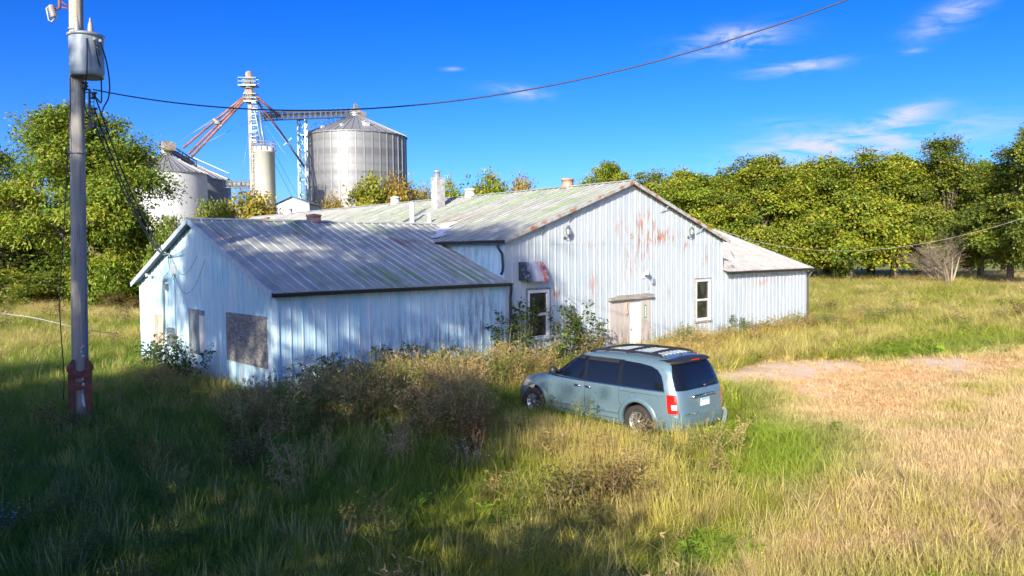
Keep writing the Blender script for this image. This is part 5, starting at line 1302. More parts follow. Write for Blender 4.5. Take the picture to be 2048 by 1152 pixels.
# ------------------------------------------------------------------ trees behind the camera that shade the yard
def shade(us, t0, w, r, squash, n, seed, label, ln=.30, shell=.35, cl=1.0, per=130):
    x, y = .86*t0-.51*us, .51*t0+.86*us; z = w+.384*-t0
    q = random.Random(seed); L = []
    for i in range(14):
        d = Vector((q.gauss(0, 1), q.gauss(0, 1), q.gauss(0, 1))).normalized()*r*q.uniform(.2, .68); L.append((d.x, d.y, z+d.z*squash, r*q.uniform(.28, .45)))
    cm, ctr = crown_mesh('crown', L, n, ln, ln*.6, PAL_G, seed, cl=cl, shell=shell, per=per)
    e_ = empty('yard_tree', (x, y, 0), 0, label, 'tree', 'trees behind the viewpoint that shade the yard')
    link('crown', cm, e_)['kind'] = 'stuff'; link('trunk', trunk_mesh('trunk', z+r*.5, .3, L, ctr, seed, M['bark'], n_twig=40), e_)
SHADE = [(2.4, -31, 2.4, 4.9, .95, 13500, 41), (14, -31, -5.9, 6.6, .95, 19000, 42), (23.5, -33, -5.2, 6.2, .95, 14000, 43), (3.0, -28, -5.4, 5.6, .8, 17000, 44), (-4.1, -31, -9.2, 4.9, .95, 19000, 45), (7.0, -33, .8, 3.6, .95, 6000, 46), (9, -29, -8, 5.5, .9, 14000, 47), (-1.8, -33, -3.2, 2.4, 1.3, 3800, 48), (.5, -27, -9.2, 5.0, .8, 14000, 49), (8.8, -30, -3.6, 3.7, .95, 11000, 50)]
for i, a in enumerate(SHADE):
    shade(*a, ['tallest yard tree behind the viewpoint', 'round yard tree beyond the pole side, behind the viewpoint', 'farthest yard tree out to the far side of the pole', 'dense low yard tree under the tallest one', 'small round yard tree nearest the camera side', 'slim yard tree between the tallest and the round one', 'bushy low yard tree beside the dense one', 'narrow wispy yard tree beside the tallest one', 'squat dense yard tree low in the middle of the group', 'compact yard tree filling the gap towards the pole side'][i])

# ------------------------------------------------------------------ plants by the walls
def leafy(name, label, x, y, stems, h, spread, leaf, n_leaf, pal, seed, cat='shrub', group=None, z0=0, lean=(0, 0), mat='twig', bushy=0, wd=.62):
    q = random.Random(seed); e_ = empty(name, (x, y, 0), 0, label, cat, group)
    mb = MB(); P, N_, D = [], [], []
    for s in range(stems):
        a = q.random()*6.283; b = Vector((math.cos(a)*.12, math.sin(a)*.12, z0)); hh = h*q.uniform(.6, 1.0); t = Vector((math.cos(a)*spread*q.uniform(.3, 1)+lean[0], math.sin(a)*spread*q.uniform(.2, .8)+lean[1], hh))
        m_ = b.lerp(t, .5)+Vector((q.uniform(-.1, .1), q.uniform(-.1, .1), .12*hh)); pts = bez([b, m_, t], 6)
        mb.tube(pts, [(.007 if cat == 'weed clump' else .014)*(1-.75*i/len(pts)) for i in range(len(pts))], 5, cap=False)
        for k in range(n_leaf):
            f = q.uniform(.22, 1.0) if not bushy else q.uniform(.1, 1); i = min(len(pts)-2, int(f*(len(pts)-1))); c = pts[i].lerp(pts[i+1], q.random())
            o_ = Vector((q.gauss(0, 1), q.gauss(0, 1), q.gauss(0, .6))).normalized(); c = c+o_*q.uniform(.02, .10+bushy*.25)
            P.append(c); N_.append((Vector((0, 0, .7))+o_*.4+Vector((q.gauss(0, .4), q.gauss(0, .4), 0)))); D.append(o_+Vector((0, 0, -.35)))
    mb.build('stem', M[mat], e_)
    P, N_, D = (np.array([tuple(v) for v in X]) for X in (P, N_, D)); n = len(P); r_ = np.random.default_rng(seed)
    pal = np.asarray(pal); cc = pal[r_.integers(0, len(pal), n)]*(.7+.6*r_.random((n, 1)))
    Ln = leaf*(.6+.8*r_.random(n)); o = link('foliage', leaves_mesh('foliage', P, unit(N_), unit(D), Ln, Ln*wd, cc, M['leaf']), e_); o['kind'] = 'stuff'
    return e_
LEAFG = [(.05, .09, .02), (.08, .13, .025), (.12, .17, .03)]; LEAFY = [(.10, .15, .02), (.20, .22, .03), (.26, .23, .04)]; OLIVE = [(.20, .17, .04), (.28, .22, .05), (.16, .16, .03)]
leafy('sapling', 'tall thin leafy sapling hugging the corner downspout', .30, -.50, 8, 2.75, .75, .13, 85, LEAFG, 51)
leafy('sapling', 'small leafy sprout growing left of the downspout', -.50, -.45, 6, 2.3, .55, .12, 70, LEAFG, 52)
leafy('shrub', 'leafy green shrub covering the lower right of the left gable window', 2.15, -.55, 7, 2.1, .7, .13, 65, LEAFG+LEAFY[:1], 53, bushy=.3)
leafy('shrub', 'tall leafy shrub with upright shoots between left window and door', 3.25, -.65, 11, 2.35, 1.0, .13, 65, LEAFG+LEAFY[:1], 54, bushy=.25)
leafy('shrub', 'yellow brown bushy weed in front of the gable wall shrubs', 2.9, -1.1, 12, 1.2, .7, .08, 90, OLIVE, 55, bushy=.6)
leafy('shrub', 'low green sprouts under the left gable window', 1.3, -.7, 8, .95, .5, .11, 60, LEAFG+LEAFY, 56, bushy=.3)
leafy('shrub', 'dark leafy shrub under the middle boarded window of the wing gable', -8.35, 6.7, 9, 1.7, .9, .11, 50, LEAFG, 57, bushy=.25)
leafy('shrub', 'dark leafy shrub below the left edge of the large board', -8.45, 4.2, 11, 1.5, 1.0, .11, 50, LEAFG, 58, bushy=.3)
leafy('shrub', 'small dark sprout beside the far corner board of the wing gable', -8.3, 8.4, 6, 1.1, .5, .12, 50, LEAFG, 59)
leafy('tall_weed', 'left one of two green stalks against the right wing wall', 13.1, -.25, 2, 1.35, .06, .10, 45, LEAFG, 60, cat='weed')
leafy('tall_weed', 'right one of two green stalks against the right wing wall', 13.95, -.25, 3, 1.15, .10, .10, 40, LEAFG, 61, cat='weed')
leafy('tall_weed', 'small green sprout at the wall below the right gable window', 10.0, -.3, 3, .9, .2, .12, 40, LEAFY, 62, cat='weed')
DARKB = [(.15, .115, .04), (.21, .16, .055), (.11, .10, .03)]; REDB = [(.19, .11, .045), (.26, .16, .06), (.15, .11, .04)]
for (u, v, st, h, sp, lf, nl, pal, lb) in (
    (500, 955, 22, 1.05, .45, .06, 110, DARKB, 'dark brown dried weed clump in the shaded grass right of the pole'),
    (940, 925, 20, 1.25, .35, .07, 120, REDB, 'reddish brown dried weed spike in front of the minivan nose'),
    (1130, 1040, 20, .85, .5, .09, 70, DARKB+OLIVE[:1], 'dried brown weed clump in the middle of the foreground grass'),
    (1215, 1025, 18, .85, .45, .09, 70, REDB+OLIVE[:1], 'rusty brown weed clump right of the dried foreground clump'),
    (1195, 845, 14, .85, .30, .07, 80, REDB, 'pinkish brown weed in front of the minivan sliding door'),
    (160, 880, 14, .7, .5, .07, 60, DARKB, 'brown dead weeds round the pole foot'),
    (80, 870, 8, .85, .25, .08, 60, REDB, 'brown weed stalk left of the utility pole'),
    (235, 700, 8, .9, .35, .08, 60, DARKB, 'dark seeded stalk in the sunlit grass left of the wing'),
    (2035, 640, 16, 1.3, 1.2, .12, 80, REDB, 'reddish dead bush in the field at the right edge'),
    (1650, 625, 10, .8, .9, .12, 60, DARKB, 'dark dead clump in the grass beside the right wing corner'),
    (1545, 668, 12, .7, .9, .12, 70, OLIVE, 'olive weed heap along the right wing wall'),
    (110, 650, 12, 1.5, .6, .12, 80, OLIVE, 'yellow bushy weed left of the pole under the fallen cable'),
    (250, 655, 12, 1.6, .6, .11, 70, DARKB+OLIVE, 'brown bushy weed between pole and wing corner'),
    (10, 665, 14, 1.9, .9, .13, 80, OLIVE+LEAFY, 'yellow green bush at the left edge below the cable')):
    p = at_z(u, v, .05); leafy('weed_clump', lb, p[0], p[1], int(st*1.3), h, sp, lf*.8, int(nl*.6), pal, int(u+v), cat='weed clump', bushy=.25, wd=.45)
# nodding grasses against the wing wall
def nodding(x, y, h, n, seed, label):
    q = random.Random(seed); e_ = empty('nodding_weed', (x, y, 0), 0, label, 'weed', 'nodding weeds along the wing wall'); mb = MB(); P, N_, D = [], [], []
    for s in range(n):
        a = q.uniform(-1.0, 1.0); L = h*q.uniform(.7, 1.05); sx = q.uniform(-.7, .9); pts = bez([(0, 0, 0), (sx*.3, q.uniform(-.15, .05), L*.6), (sx*.75, q.uniform(-.25, .05), L*.95), (sx*1.3, q.uniform(-.3, .05), L*.88)], 6)
        mb.tube(pts, [.012*(1-.7*i/len(pts)) for i in range(len(pts))], 4, cap=False)
        for k in range(46):
            f = q.uniform(.35, 1); i = min(len(pts)-2, int(f*(len(pts)-1))); c = pts[i].lerp(pts[i+1], q.random()); P.append(c); D.append(Vector((q.gauss(.2, .6)+sx*.6, q.gauss(0, .6), -.5))); N_.append(Vector((q.gauss(0, .6), q.gauss(0, .6), .7)))
    mb.build('stem', M['twig'], e_); P, N_, D = (np.array([tuple(v) for v in X]) for X in (P, N_, D)); r_ = np.random.default_rng(seed); m = len(P)
    o = link('foliage', leaves_mesh('foliage', P, unit(N_), unit(D), .13*(.6+.8*r_.random(m)), .032*np.ones(m), np.array(LEAFG)[r_.integers(0, 3, m)]*.7, M['leaf']), e_); o['kind'] = 'stuff'
nodding(-7.0, -.75, 1.35, 13, 71, 'nodding dark weed at the near corner of the wing wall'); nodding(-4.9, -.7, 1.45, 13, 72, 'nodding dark weed below the middle of the wing wall'); nodding(-5.7, -.8, 1.0, 6, 73, 'smallest nodding weed low between the two at the wing wall'); nodding(-3.3, -.7, 1.2, 8, 74, 'nodding brownish weed right of the middle of the wing wall')
# white asters
g = G('aster', .6); g.base((.72, .70, .78)); M['aster'] = g.mat
for u, v, lb, sd_ in ((945, 945, 'white aster flowers at the foot of the reddish weed spike', 81), (842, 832, 'white aster flowers among the brown weeds by the wing', 82), (15, 1092, 'white flowers low at the bottom left edge', 83)):
    p = at_z(u, v, .1); q = random.Random(sd_); mb = MB(); st = MB()
    for k in range(26):
        c = Vector((q.gauss(0, .14), q.gauss(0, .14), q.uniform(.25, .6))); st.tube([(c.x*.3, c.y*.3, 0), c], .004, 3, cap=False)
        for j in range(7):
            a = j*.9; d = Vector((math.cos(a), math.sin(a), .25)); s_ = Vector((-math.sin(a), math.cos(a), 0)); mb.add([c, c+d*.012+s_*.005, c+d*.022, c+d*.012-s_*.005], [(0, 1, 2, 3)])
    e_ = empty('aster_plant', tuple(p), 0, lb, 'flowers'); e_.location.z = .1; st.build('stem', M['twig'], e_); mb.build('blossom', M['aster'], e_)['kind'] = 'stuff'

# ------------------------------------------------------------------ ground
def vnoise(x, y, s, seed):
    x = np.asarray(x)/s; y = np.asarray(y)/s; x0 = np.floor(x).astype(np.int64); y0 = np.floor(y).astype(np.int64); fx, fy = x-x0, y-y0; fx = fx*fx*(3-2*fx); fy = fy*fy*(3-2*fy)
    def h(a, b):
        n = (a*374761393+b*668265263+seed*974711) & 0x7fffffff; n = ((n ^ (n >> 13))*1274126177) & 0x7fffffff; return ((n ^ (n >> 16)) & 0xffff)/65535.0
    return (h(x0, y0)*(1-fx)+h(x0+1, y0)*fx)*(1-fy)+(h(x0, y0+1)*(1-fx)+h(x0+1, y0+1)*fx)*fy
def fnoise(x, y, s, seed): return .55*vnoise(x, y, s, seed)+.3*vnoise(x, y, s/2.1, seed+1)+.15*vnoise(x, y, s/4.3, seed+2)
ax_ = np.concatenate([[-1500, -700, -300, -150, -90], np.arange(-60, -20, 1.0), np.arange(-20, 22, .4), np.arange(22, 100, 1.0), [110, 130, 170, 250, 450, 800, 1500, 2500]])
ay_ = np.concatenate([[-1500, -700, -300, -150, -90], np.arange(-50, -20, 1.0), np.arange(-20, 4, .4), np.arange(4, 70, 1.0), [80, 100, 140, 200, 350, 700, 1400, 2500]])
GX, GY = np.meshgrid(ax_, ay_, indexing='ij')
def gz_(x, y): return (fnoise(x, y, 5.0, 3)-.5)*.14
GZ = gz_(GX, GY)
V = np.stack([GX, GY, GZ], -1).reshape(-1, 3); na, nb = GX.shape
I = (np.arange(na-1)[:, None]*nb+np.arange(nb-1)[None, :]).ravel(); F = np.stack([I, I+nb, I+nb+1, I+1], 1)
# where the ground is bare, dry, brown or lush (world coordinates)
def blobs(x, y, L):
    m = np.zeros_like(x, float)
    for (bx_, by_, rx_, ry_, a) in L: m = np.maximum(m, a*np.clip(1.35-np.sqrt(((x-bx_)/rx_)**2+((y-by_)/ry_)**2), 0, 1)/1.0)
    return np.clip(m, 0, 1)
BARE = [(4.8, -5.9, 2.4, 1.3, .9), (7.2, -6.9, 3.2, 2.5, 1.0), (8.4, -9.3, 3.2, 2.0, .95), (4.6, -8.8, 2.4, 1.5, .8), (11.4, -9.6, 3.4, 2.2, .9), (2.2, -5.0, 1.6, .8, .7), (2.8, -10.6, 2.6, 1.4, .7), (16, -11, 3, 1.4, .6)]
MOWN = [(2.9, -10.6, 3.4, 2.0, 1), (6.5, -9.5, 5.0, 3.2, 1), (12.5, -12, 6.0, 3.4, .9), (.2, -12.3, 2.6, 1.2, .9), (5.0, -13.2, 5, 2.2, .8), (-1.6, -13.6, 1.6, .9, .7)]
DRY = [(2.9, -10.8, 3.6, 2.1, 1), (6.5, -9.5, 4.0, 2.6, 1), (-.2, -14.0, 3.6, 2.1, 1), (-3.6, -15.2, 3.4, 1.6, 1), (5.5, -15, 6, 3.6, .9), (-6.9, -14.2, 1.7, .9, .95), (-5.0, -13.6, 1.6, .8, .8), (12.5, -12, 5.5, 3.2, .7), (0.3, -11.7, 1.4, .9, .7), (-9.0, -13.9, 1.2, .5, .6)]
TALL = [(-5.3, -8.3, 1.2, 1.6, 1), (-6.4, -10.3, 1.0, 1.1, .9), (-6.3, -8.4, .9, .8, .6), (-4.6, -9.8, .7, .7, .7), (-5.2, -6.9, .8, .9, .9), (-7.3, -11.6, .9, .9, .6)]
BROWN = [(-6.4, -1.5, 2.2, 1.2, 1), (-4.2, -1.6, 1.9, 1.3, 1), (-8.7, -3.4, 1.6, 1.2, .9), (-6.6, -3.4, 2.0, 1.5, 1), (-5.9, -3.7, 1.0, .9, .8), (-1.4, -2.1, 1.3, .9, .8), (-6.9, -6.0, .9, .7, .8), (-3.0, -2.4, 1.5, .8, .9), (-9.0, 3.6, .8, 3.2, .45)]
LUSH = [(-1.2, -10.5, 2.6, 1.3, 1), (-8.6, -13.2, 1.1, .7, .9), (-3.6, -11.6, 2.2, 1.1, .8), (2.4, -7.8, 2.2, 1.0, .8), (15, -8.5, 6, 2.0, .8), (-1.2, -7.4, 1.2, 1.8, .8), (-9.3, -9.2, 2, 1.4, .5)]
GOLD = [(9.5, -1.4, 2.8, 1.1, .9), (14, -1.2, 3.5, 1.2, 1), (19, -.8, 3.5, 1.2, 1), (6.2, -2.4, 2, 1.2, .6), (23, -1, 3, 2, .5)]
g = G('soil', .95, 0, .1)
ca_ = g.n('ShaderNodeAttribute', attribute_name='soilcol'); c = g.mix(g.rng(g.noise(sc=1.7, detail=8, rough=.7), .3, .7), g.mix(.18, ca_.outputs['Color'], (0, 0, 0)), ca_.outputs['Color']); g.base(c); g.bump(g.noise(sc=6, detail=7), .6, .05)
me = np_mesh('ground', V, F, g.mat, True)
def soil_col(x, y):
    n1, n2 = fnoise(x, y, 4.5, 5), fnoise(x, y, 1.7, 6); b, d = np.clip((blobs(x, y, BARE)*(.1+.9*n2+.9*n1)-.15)*1.6, 0, 1), np.maximum(blobs(x, y, DRY), blobs(x, y, MOWN)*.9); n = fnoise(x, y, 9, 21)
    far = np.clip((np.hypot(x-CAM[0], y-CAM[1])-55)/40, 0, 1)
    c0 = np.array([.075, .065, .03]); c1 = np.array([.85, .64, .43]); c2 = np.array([.50, .35, .17]); c3 = np.array([.26, .26, .06])
    out = c0+(c2-c0)*d[..., None]; out = out+(c1-out)*b[..., None]; fc = c3*(1+.5*(n-.5))[..., None]; return out+(fc-out)*far[..., None]
cc = soil_col(V[:, 0], V[:, 1]); ca = me.color_attributes.new('soilcol', 'FLOAT_COLOR', 'POINT'); ca.data.foreach_set('color', np.concatenate([cc, np.ones((len(cc), 1))], 1).astype(np.float32).ravel())
o = link('ground', me); o['kind'] = 'structure'
# ------------------------------------------------------------------ grass: tufts on points
def tuft(name, n, h, spread, w, bend, seed, head=0.0, upright=0.0, seg=3):
    r_ = np.random.default_rng(seed); V, F, T = [], [], []
    for i in range(n):
        a = r_.random()*6.283; rr = spread*math.sqrt(r_.random())*.55; b = np.array([math.cos(a)*rr, math.sin(a)*rr, -.02]); a2 = a+r_.normal()*.9
        d = np.array([math.cos(a2), math.sin(a2), 0]); s = np.array([-d[1], d[0], 0]); hh = h*(.45+.65*r_.random()); bd = bend*(.3+1.0*r_.random())*hh; ww = w*(.7+.6*r_.random()); o = len(V)
        hd = r_.random() < head
        for k in range(seg+1):
            t = k/seg; z = hh*(t-.30*bend*t*t*(1 if bend > .5 else .4)); q = b+d*bd*t**1.8+np.array([0, 0, z]); wk = ww*(1-t**1.5)+.0006
            if hd: wk = ww*.45*(1-t)+(w*1.5*math.sin(math.pi*min(1, max(0, (t-.6)/.4))) if t > .6 else 0)+.0008
            V += [q-s*wk, q+s*wk]; T += [t, t]
        for k in range(seg): F.append([o+2*k, o+2*k+1, o+2*k+3, o+2*k+2])
    me = np_mesh(name, np.array(V), np.array(F), M['grass'], True)
    at = me.attributes.new('tipf', 'FLOAT', 'POINT'); at.data.foreach_set('value', np.array(T, np.float32)); return bpy.data.objects.new(name, me)
g = G('grass_blade', .55, 0, .25)
ai = g.n('ShaderNodeAttribute', attribute_name='tint', attribute_type='INSTANCER'); at_ = g.n('ShaderNodeAttribute', attribute_name='tipf')
tipc = g.mix(.55, ai.outputs['Color'], (.42, .33, .14)); c = g.mix(g.math('MULTIPLY', at_.outputs['Fac'], .30), ai.outputs['Color'], tipc)
g.base(c); t = g.n('ShaderNodeBsdfTranslucent'); g.l(c, t.inputs['Color']); ms = g.n('ShaderNodeMixShader'); ms.inputs[0].default_value = .48
out = [n for n in g.nt.nodes if n.type == 'OUTPUT_MATERIAL'][0]; g.l(g.p.outputs[0], ms.inputs[1]); g.l(t.outputs[0], ms.inputs[2]); g.l(ms.outputs[0], out.inputs['Surface']); M['grass'] = g.mat
def weed_proto(name, n, h, seed):
    """a wiry many-branched dead weed"""
    q = random.Random(seed); V, F, T = [], [], []
    def strip(a, b, w):
        d = (b-a).normalized(); s = d.cross(Vector((q.gauss(0, 1), q.gauss(0, 1), q.gauss(0, 1)))).normalized()*w; o = len(V); V.extend([tuple(a-s), tuple(a+s), tuple(b+s*.4), tuple(b-s*.4)]); F.append([o, o+1, o+2, o+3]); T.extend([.6, .6, 1, 1])
    for i in range(n):
        a = q.random()*6.283; b = Vector((math.cos(a)*.08, math.sin(a)*.08, 0)); t = Vector((math.cos(a)*.28*q.uniform(.3, 1.3), math.sin(a)*.28*q.uniform(.3, 1.3), h*q.uniform(.6, 1))); strip(b, t, .006)
        for k in range(9):
            f = q.uniform(.45, 1); p_ = b.lerp(t, f); e_ = p_+Vector((q.gauss(0, .09), q.gauss(0, .09), q.uniform(.02, .16))); strip(p_, e_, .005)
            for j in range(2): strip(e_, e_+Vector((q.gauss(0, .03), q.gauss(0, .03), q.uniform(-.01, .05))), .012)
    me = np_mesh(name, np.array(V), np.array(F), M['grass']); at = me.attributes.new('tipf', 'FLOAT', 'POINT'); at.data.foreach_set('value', np.array(T, np.float32)); return bpy.data.objects.new(name, me)
SETS = {
 'lush': [tuft('lush_tuft', n_, h_, sp_, w_, b_, s) for s, n_, h_, sp_, w_, b_ in ((1, 46, .56, .34, .0065, .95), (2, 60, .46, .38, .0045, 1.25), (3, 34, .62, .30, .008, .75), (4, 52, .38, .42, .0055, 1.45), (14, 26, .70, .24, .006, .7))],
 'dry': [tuft('dry_tuft', 40, .62, .30, .0045, .38, s, head=.35) for s in (5, 6, 7)],
 'short': [tuft('short_tuft', 44, .17, .30, .0055, .6, s) for s in (8, 9, 10)],
 'weed': [weed_proto('wiry_weed', 9, .95, s) for s in (11, 12, 13)]}
def scatter(name, protos_, P, S, C, kind='stuff'):
    n = len(P); me = bpy.data.meshes.new(name); me.vertices.add(n); me.vertices.foreach_set('co', np.asarray(P, np.float32).ravel())
    def attr(nm, ty, dat, key): a = me.attributes.new(nm, ty, 'POINT'); a.data.foreach_set(key, np.asarray(dat, np.float32 if ty != 'INT' else np.int32).ravel())
    r_ = np.random.default_rng(len(P)); rot = np.stack([r_.normal(size=n)*.20, r_.normal(size=n)*.20, r_.random(n)*6.283], 1)
    attr('rot', 'FLOAT_VECTOR', rot, 'vector'); attr('scl', 'FLOAT_VECTOR', S, 'vector'); attr('tint', 'FLOAT_VECTOR', C, 'vector'); attr('pick', 'INT', r_.integers(0, len(protos_), n), 'value')
    o = link(name, me); ng = bpy.data.node_groups.new(name, 'GeometryNodeTree'); ng.interface.new_socket('Geometry', in_out='INPUT', socket_type='NodeSocketGeometry'); ng.interface.new_socket('Geometry', in_out='OUTPUT', socket_type='NodeSocketGeometry')
    N = ng.nodes.new; L = ng.links.new; gi, go = N('NodeGroupInput'), N('NodeGroupOutput'); iop = N('GeometryNodeInstanceOnPoints'); jo = N('GeometryNodeJoinGeometry')
    for p_ in protos_[::-1]:
        oi = N('GeometryNodeObjectInfo'); oi.inputs['Object'].default_value = p_; oi.inputs['As Instance'].default_value = True; L(oi.outputs['Geometry'], jo.inputs[0])
    def na_(nm, ty): x = N('GeometryNodeInputNamedAttribute'); x.data_type = ty; x.inputs['Name'].default_value = nm; return x.outputs['Attribute']
    L(gi.outputs[0], iop.inputs['Points']); L(jo.outputs[0], iop.inputs['Instance']); iop.inputs['Pick Instance'].default_value = True; L(na_('pick', 'INT'), iop.inputs['Instance Index'])
    er_ = N('FunctionNodeEulerToRotation'); L(na_('rot', 'FLOAT_VECTOR'), er_.inputs[0]); L(er_.outputs[0], iop.inputs['Rotation']); L(na_('scl', 'FLOAT_VECTOR'), iop.inputs['Scale']); L(iop.outputs[0], go.inputs[0])
    md = o.modifiers.new('scatter', 'NODES'); md.node_group = ng; o['kind'] = kind; return o
def sample(n, d0, d1, side=.80, power=1.0):
    n = int(n*1.3); d0 -= 2.2
    d = (d0**power+(d1**power-d0**power)*rng.random(n))**(1/power); l = (rng.random(n)*2-1)*(side*d+3.2)
    fx, fy = math.sin(YAW), math.cos(YAW); x = CAM[0]+fx*d+fy*l; y = CAM[1]+fy*d-fx*l; return x, y, d
def inside(x, y):
    m = (x > -WL-.02) & (x < MW+RL+.02) & (y > -.03) & (y < WW+.05); m |= (x > -.02) & (x < MW+.02) & (y > 0) & (y < ML)
    ca, sa = math.cos(R(91)), math.sin(R(91)); dx, dy = x+2.94, y+6.84; lx, ly = dx*ca+dy*sa, -dx*sa+dy*ca; m |= (np.abs(lx+.05) < 2.45) & (np.abs(ly) < .84)
    m |= (np.hypot(x-PX, y-PY) < .16); return m
def mixc(a, b, t): return a+(b-a)*t[:, None]
cG, cG2, cY, cS, cB, cGo = (np.array(c) for c in ((.14, .29, .034), (.28, .42, .032), (.50, .48, .065), (.82, .63, .35), (.31, .22, .065), (.68, .46, .11)))
def fields(x, y):
    n1, n2, n3 = fnoise(x, y, 4.5, 5), fnoise(x, y, 1.7, 6), fnoise(x, y, 11, 7)
    return dict(n1=n1, n2=n2, n3=n3, dry=np.clip(blobs(x, y, DRY)*1.35*(.55+.9*n2), 0, 1), bare=np.clip((blobs(x, y, BARE)*(.1+.9*n2+.9*n1)-.22)*1.6, 0, 1), mown=np.clip(blobs(x, y, MOWN)*(.6+.9*n2), 0, 1), tall=blobs(x, y, TALL), brown=np.clip(blobs(x, y, BROWN)*(.5+1.0*n2), 0, 1), lush=np.clip(blobs(x, y, LUSH)*(.5+n2), 0, 1), gold=np.clip(blobs(x, y, GOLD)*(.5+n2), 0, 1))
def us_of(x, y): return -.51*x+.86*y
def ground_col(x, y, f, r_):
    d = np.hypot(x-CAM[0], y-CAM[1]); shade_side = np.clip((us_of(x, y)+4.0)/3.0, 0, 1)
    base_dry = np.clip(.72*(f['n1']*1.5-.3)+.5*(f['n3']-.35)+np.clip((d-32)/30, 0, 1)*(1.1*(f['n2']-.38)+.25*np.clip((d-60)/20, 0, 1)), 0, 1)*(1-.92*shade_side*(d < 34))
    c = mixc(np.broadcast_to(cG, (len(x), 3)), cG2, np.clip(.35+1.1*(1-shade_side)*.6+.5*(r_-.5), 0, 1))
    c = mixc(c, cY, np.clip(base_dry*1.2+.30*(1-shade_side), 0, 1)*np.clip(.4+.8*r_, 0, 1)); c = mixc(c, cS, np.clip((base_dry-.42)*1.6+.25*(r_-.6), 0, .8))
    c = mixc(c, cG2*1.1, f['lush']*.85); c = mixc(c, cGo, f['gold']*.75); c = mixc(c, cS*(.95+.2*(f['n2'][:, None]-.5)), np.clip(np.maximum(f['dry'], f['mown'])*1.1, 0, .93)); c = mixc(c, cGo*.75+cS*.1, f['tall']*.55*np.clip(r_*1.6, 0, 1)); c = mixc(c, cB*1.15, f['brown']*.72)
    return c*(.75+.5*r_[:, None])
# long grass
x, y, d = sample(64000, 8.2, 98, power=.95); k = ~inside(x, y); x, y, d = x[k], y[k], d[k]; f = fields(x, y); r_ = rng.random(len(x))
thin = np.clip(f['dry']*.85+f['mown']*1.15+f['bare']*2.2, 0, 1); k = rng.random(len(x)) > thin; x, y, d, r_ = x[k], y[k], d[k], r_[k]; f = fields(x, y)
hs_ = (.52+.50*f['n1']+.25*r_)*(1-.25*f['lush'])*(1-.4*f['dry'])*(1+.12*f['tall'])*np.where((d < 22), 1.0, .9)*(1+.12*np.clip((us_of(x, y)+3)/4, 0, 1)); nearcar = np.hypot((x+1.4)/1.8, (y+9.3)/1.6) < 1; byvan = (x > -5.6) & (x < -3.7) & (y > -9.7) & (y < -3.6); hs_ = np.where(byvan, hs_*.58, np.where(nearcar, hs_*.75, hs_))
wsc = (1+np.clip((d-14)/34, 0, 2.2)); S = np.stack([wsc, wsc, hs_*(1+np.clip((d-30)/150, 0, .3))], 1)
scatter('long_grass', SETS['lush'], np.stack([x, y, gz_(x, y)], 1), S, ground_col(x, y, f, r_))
# seeding straw grass
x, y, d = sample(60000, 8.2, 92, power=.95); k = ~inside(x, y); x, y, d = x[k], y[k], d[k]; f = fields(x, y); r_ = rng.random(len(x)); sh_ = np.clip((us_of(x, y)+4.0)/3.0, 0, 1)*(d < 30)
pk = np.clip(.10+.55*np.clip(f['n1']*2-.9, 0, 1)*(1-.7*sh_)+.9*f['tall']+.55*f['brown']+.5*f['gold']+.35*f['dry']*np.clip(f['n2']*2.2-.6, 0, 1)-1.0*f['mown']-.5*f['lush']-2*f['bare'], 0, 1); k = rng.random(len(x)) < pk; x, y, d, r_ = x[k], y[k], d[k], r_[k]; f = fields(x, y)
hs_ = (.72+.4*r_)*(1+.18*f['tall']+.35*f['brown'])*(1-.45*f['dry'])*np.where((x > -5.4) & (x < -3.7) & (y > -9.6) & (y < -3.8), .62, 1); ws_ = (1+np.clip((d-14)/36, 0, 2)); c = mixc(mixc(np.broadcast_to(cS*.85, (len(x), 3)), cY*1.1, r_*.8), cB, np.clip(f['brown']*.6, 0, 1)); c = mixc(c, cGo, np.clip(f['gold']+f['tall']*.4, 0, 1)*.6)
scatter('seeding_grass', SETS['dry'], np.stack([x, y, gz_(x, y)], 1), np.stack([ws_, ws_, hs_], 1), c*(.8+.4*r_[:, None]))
# short dead turf on the dry track and under everything
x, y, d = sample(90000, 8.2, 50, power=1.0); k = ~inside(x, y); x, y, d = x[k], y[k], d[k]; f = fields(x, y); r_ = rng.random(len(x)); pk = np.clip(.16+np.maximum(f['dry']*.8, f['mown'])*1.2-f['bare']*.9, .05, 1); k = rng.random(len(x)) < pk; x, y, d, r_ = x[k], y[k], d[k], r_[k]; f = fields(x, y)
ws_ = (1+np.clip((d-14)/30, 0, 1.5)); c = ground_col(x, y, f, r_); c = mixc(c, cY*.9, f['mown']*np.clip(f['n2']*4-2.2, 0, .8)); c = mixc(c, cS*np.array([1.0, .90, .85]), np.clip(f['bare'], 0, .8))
scatter('short_turf', SETS['short'], np.stack([x, y, gz_(x, y)], 1), np.stack([ws_, ws_, (.6+.8*r_)*(1-.5*f['bare'])*(1+.9*np.clip(f['n2']*2-1, 0, 1))], 1), c)
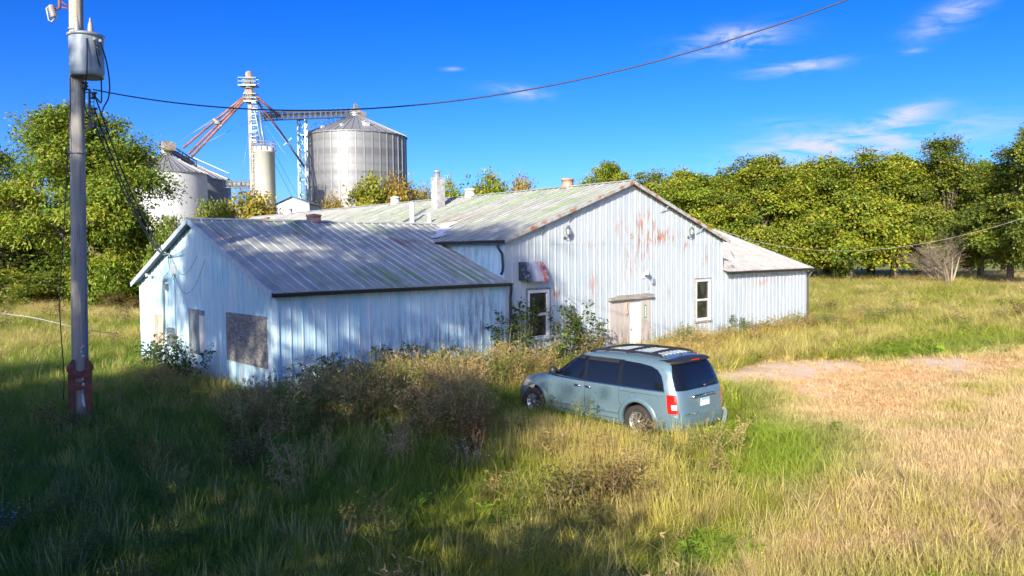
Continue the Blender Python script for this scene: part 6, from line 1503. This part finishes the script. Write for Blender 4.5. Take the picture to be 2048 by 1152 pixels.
# low broad-leaved weeds among the grass
def broad_proto(name, n, h, seed):
    r_ = np.random.default_rng(seed); V, F, T = [], [], []
    for i in range(n):
        a = r_.random()*6.283; L = (.10+.10*r_.random()); z = h*r_.random(); d = np.array([math.cos(a), math.sin(a), .15+.5*r_.random()]); s = np.array([-d[1], d[0], 0])*L*.28; b = np.array([d[0]*.04, d[1]*.04, z]); o = len(V)
        V += [b, b+d*L*.5+s, b+d*L+np.array([0, 0, -.05]), b+d*L*.5-s]; F.append([o, o+1, o+2, o+3]); T += [0, .2, .5, .2]
    me = np_mesh(name, np.array(V), np.array(F), M['grass']); at = me.attributes.new('tipf', 'FLOAT', 'POINT'); at.data.foreach_set('value', np.array(T, np.float32)); return bpy.data.objects.new(name, me)
SETS['broad'] = [broad_proto('broad_weed', 34, .35, s) for s in (21, 22, 23)]
x, y, d = sample(9000, 8.2, 45, power=.9); k = ~inside(x, y); x, y, d = x[k], y[k], d[k]; f = fields(x, y); r_ = rng.random(len(x)); k = (fnoise(x, y, 2.0, 33) > .60) & (f['bare'] < .3) & (r_ > .35+np.maximum(f['mown'], f['dry'])*1.2); x, y, d, r_ = x[k], y[k], d[k], r_[k]; f = fields(x, y)
ws_ = 1+np.clip((d-14)/40, 0, 1.2); c = mixc(np.broadcast_to(cG*.9, (len(x), 3)), cG2, r_*.8)
scatter('broadleaf_weeds', SETS['broad'], np.stack([x, y, gz_(x, y)], 1), np.stack([ws_*.7, ws_*.7, .5+.5*r_], 1), c*(.8+.4*r_[:, None]))
# wiry dead weeds
x, y, d = sample(34000, 9, 60, power=.9); k = ~inside(x, y); x, y, d = x[k], y[k], d[k]; f = fields(x, y); r_ = rng.random(len(x)); pk = np.clip(.006+.018*np.clip(f['n3']*3-1.9, 0, 1)+1.0*f['brown']+.05*f['tall']+.2*f['gold']-.6*f['dry']-f['bare'], 0, 1); k = rng.random(len(x)) < pk; x, y, d, r_ = x[k], y[k], d[k], r_[k]; f = fields(x, y)
wd_ = np.clip((-y-.2)/1.2, 0, 1); hs_ = (.60+.55*r_)*(1+.40*f['brown'])*np.where((y > -1.3) & (x < .5), .68, 1); ws_ = 1+np.clip((d-16)/40, 0, 1.2); c = mixc(np.broadcast_to(cB*1.1, (len(x), 3)), cS*.75, r_*.5); c = np.where((rng.random(len(x)) < .38)[:, None], np.array([.17, .21, .05])*(.8+.5*r_[:, None]), c)
scatter('wiry_weeds', SETS['weed'], np.stack([x, y, gz_(x, y)], 1), np.stack([ws_, ws_, hs_], 1), c*(.8+.4*r_[:, None]))
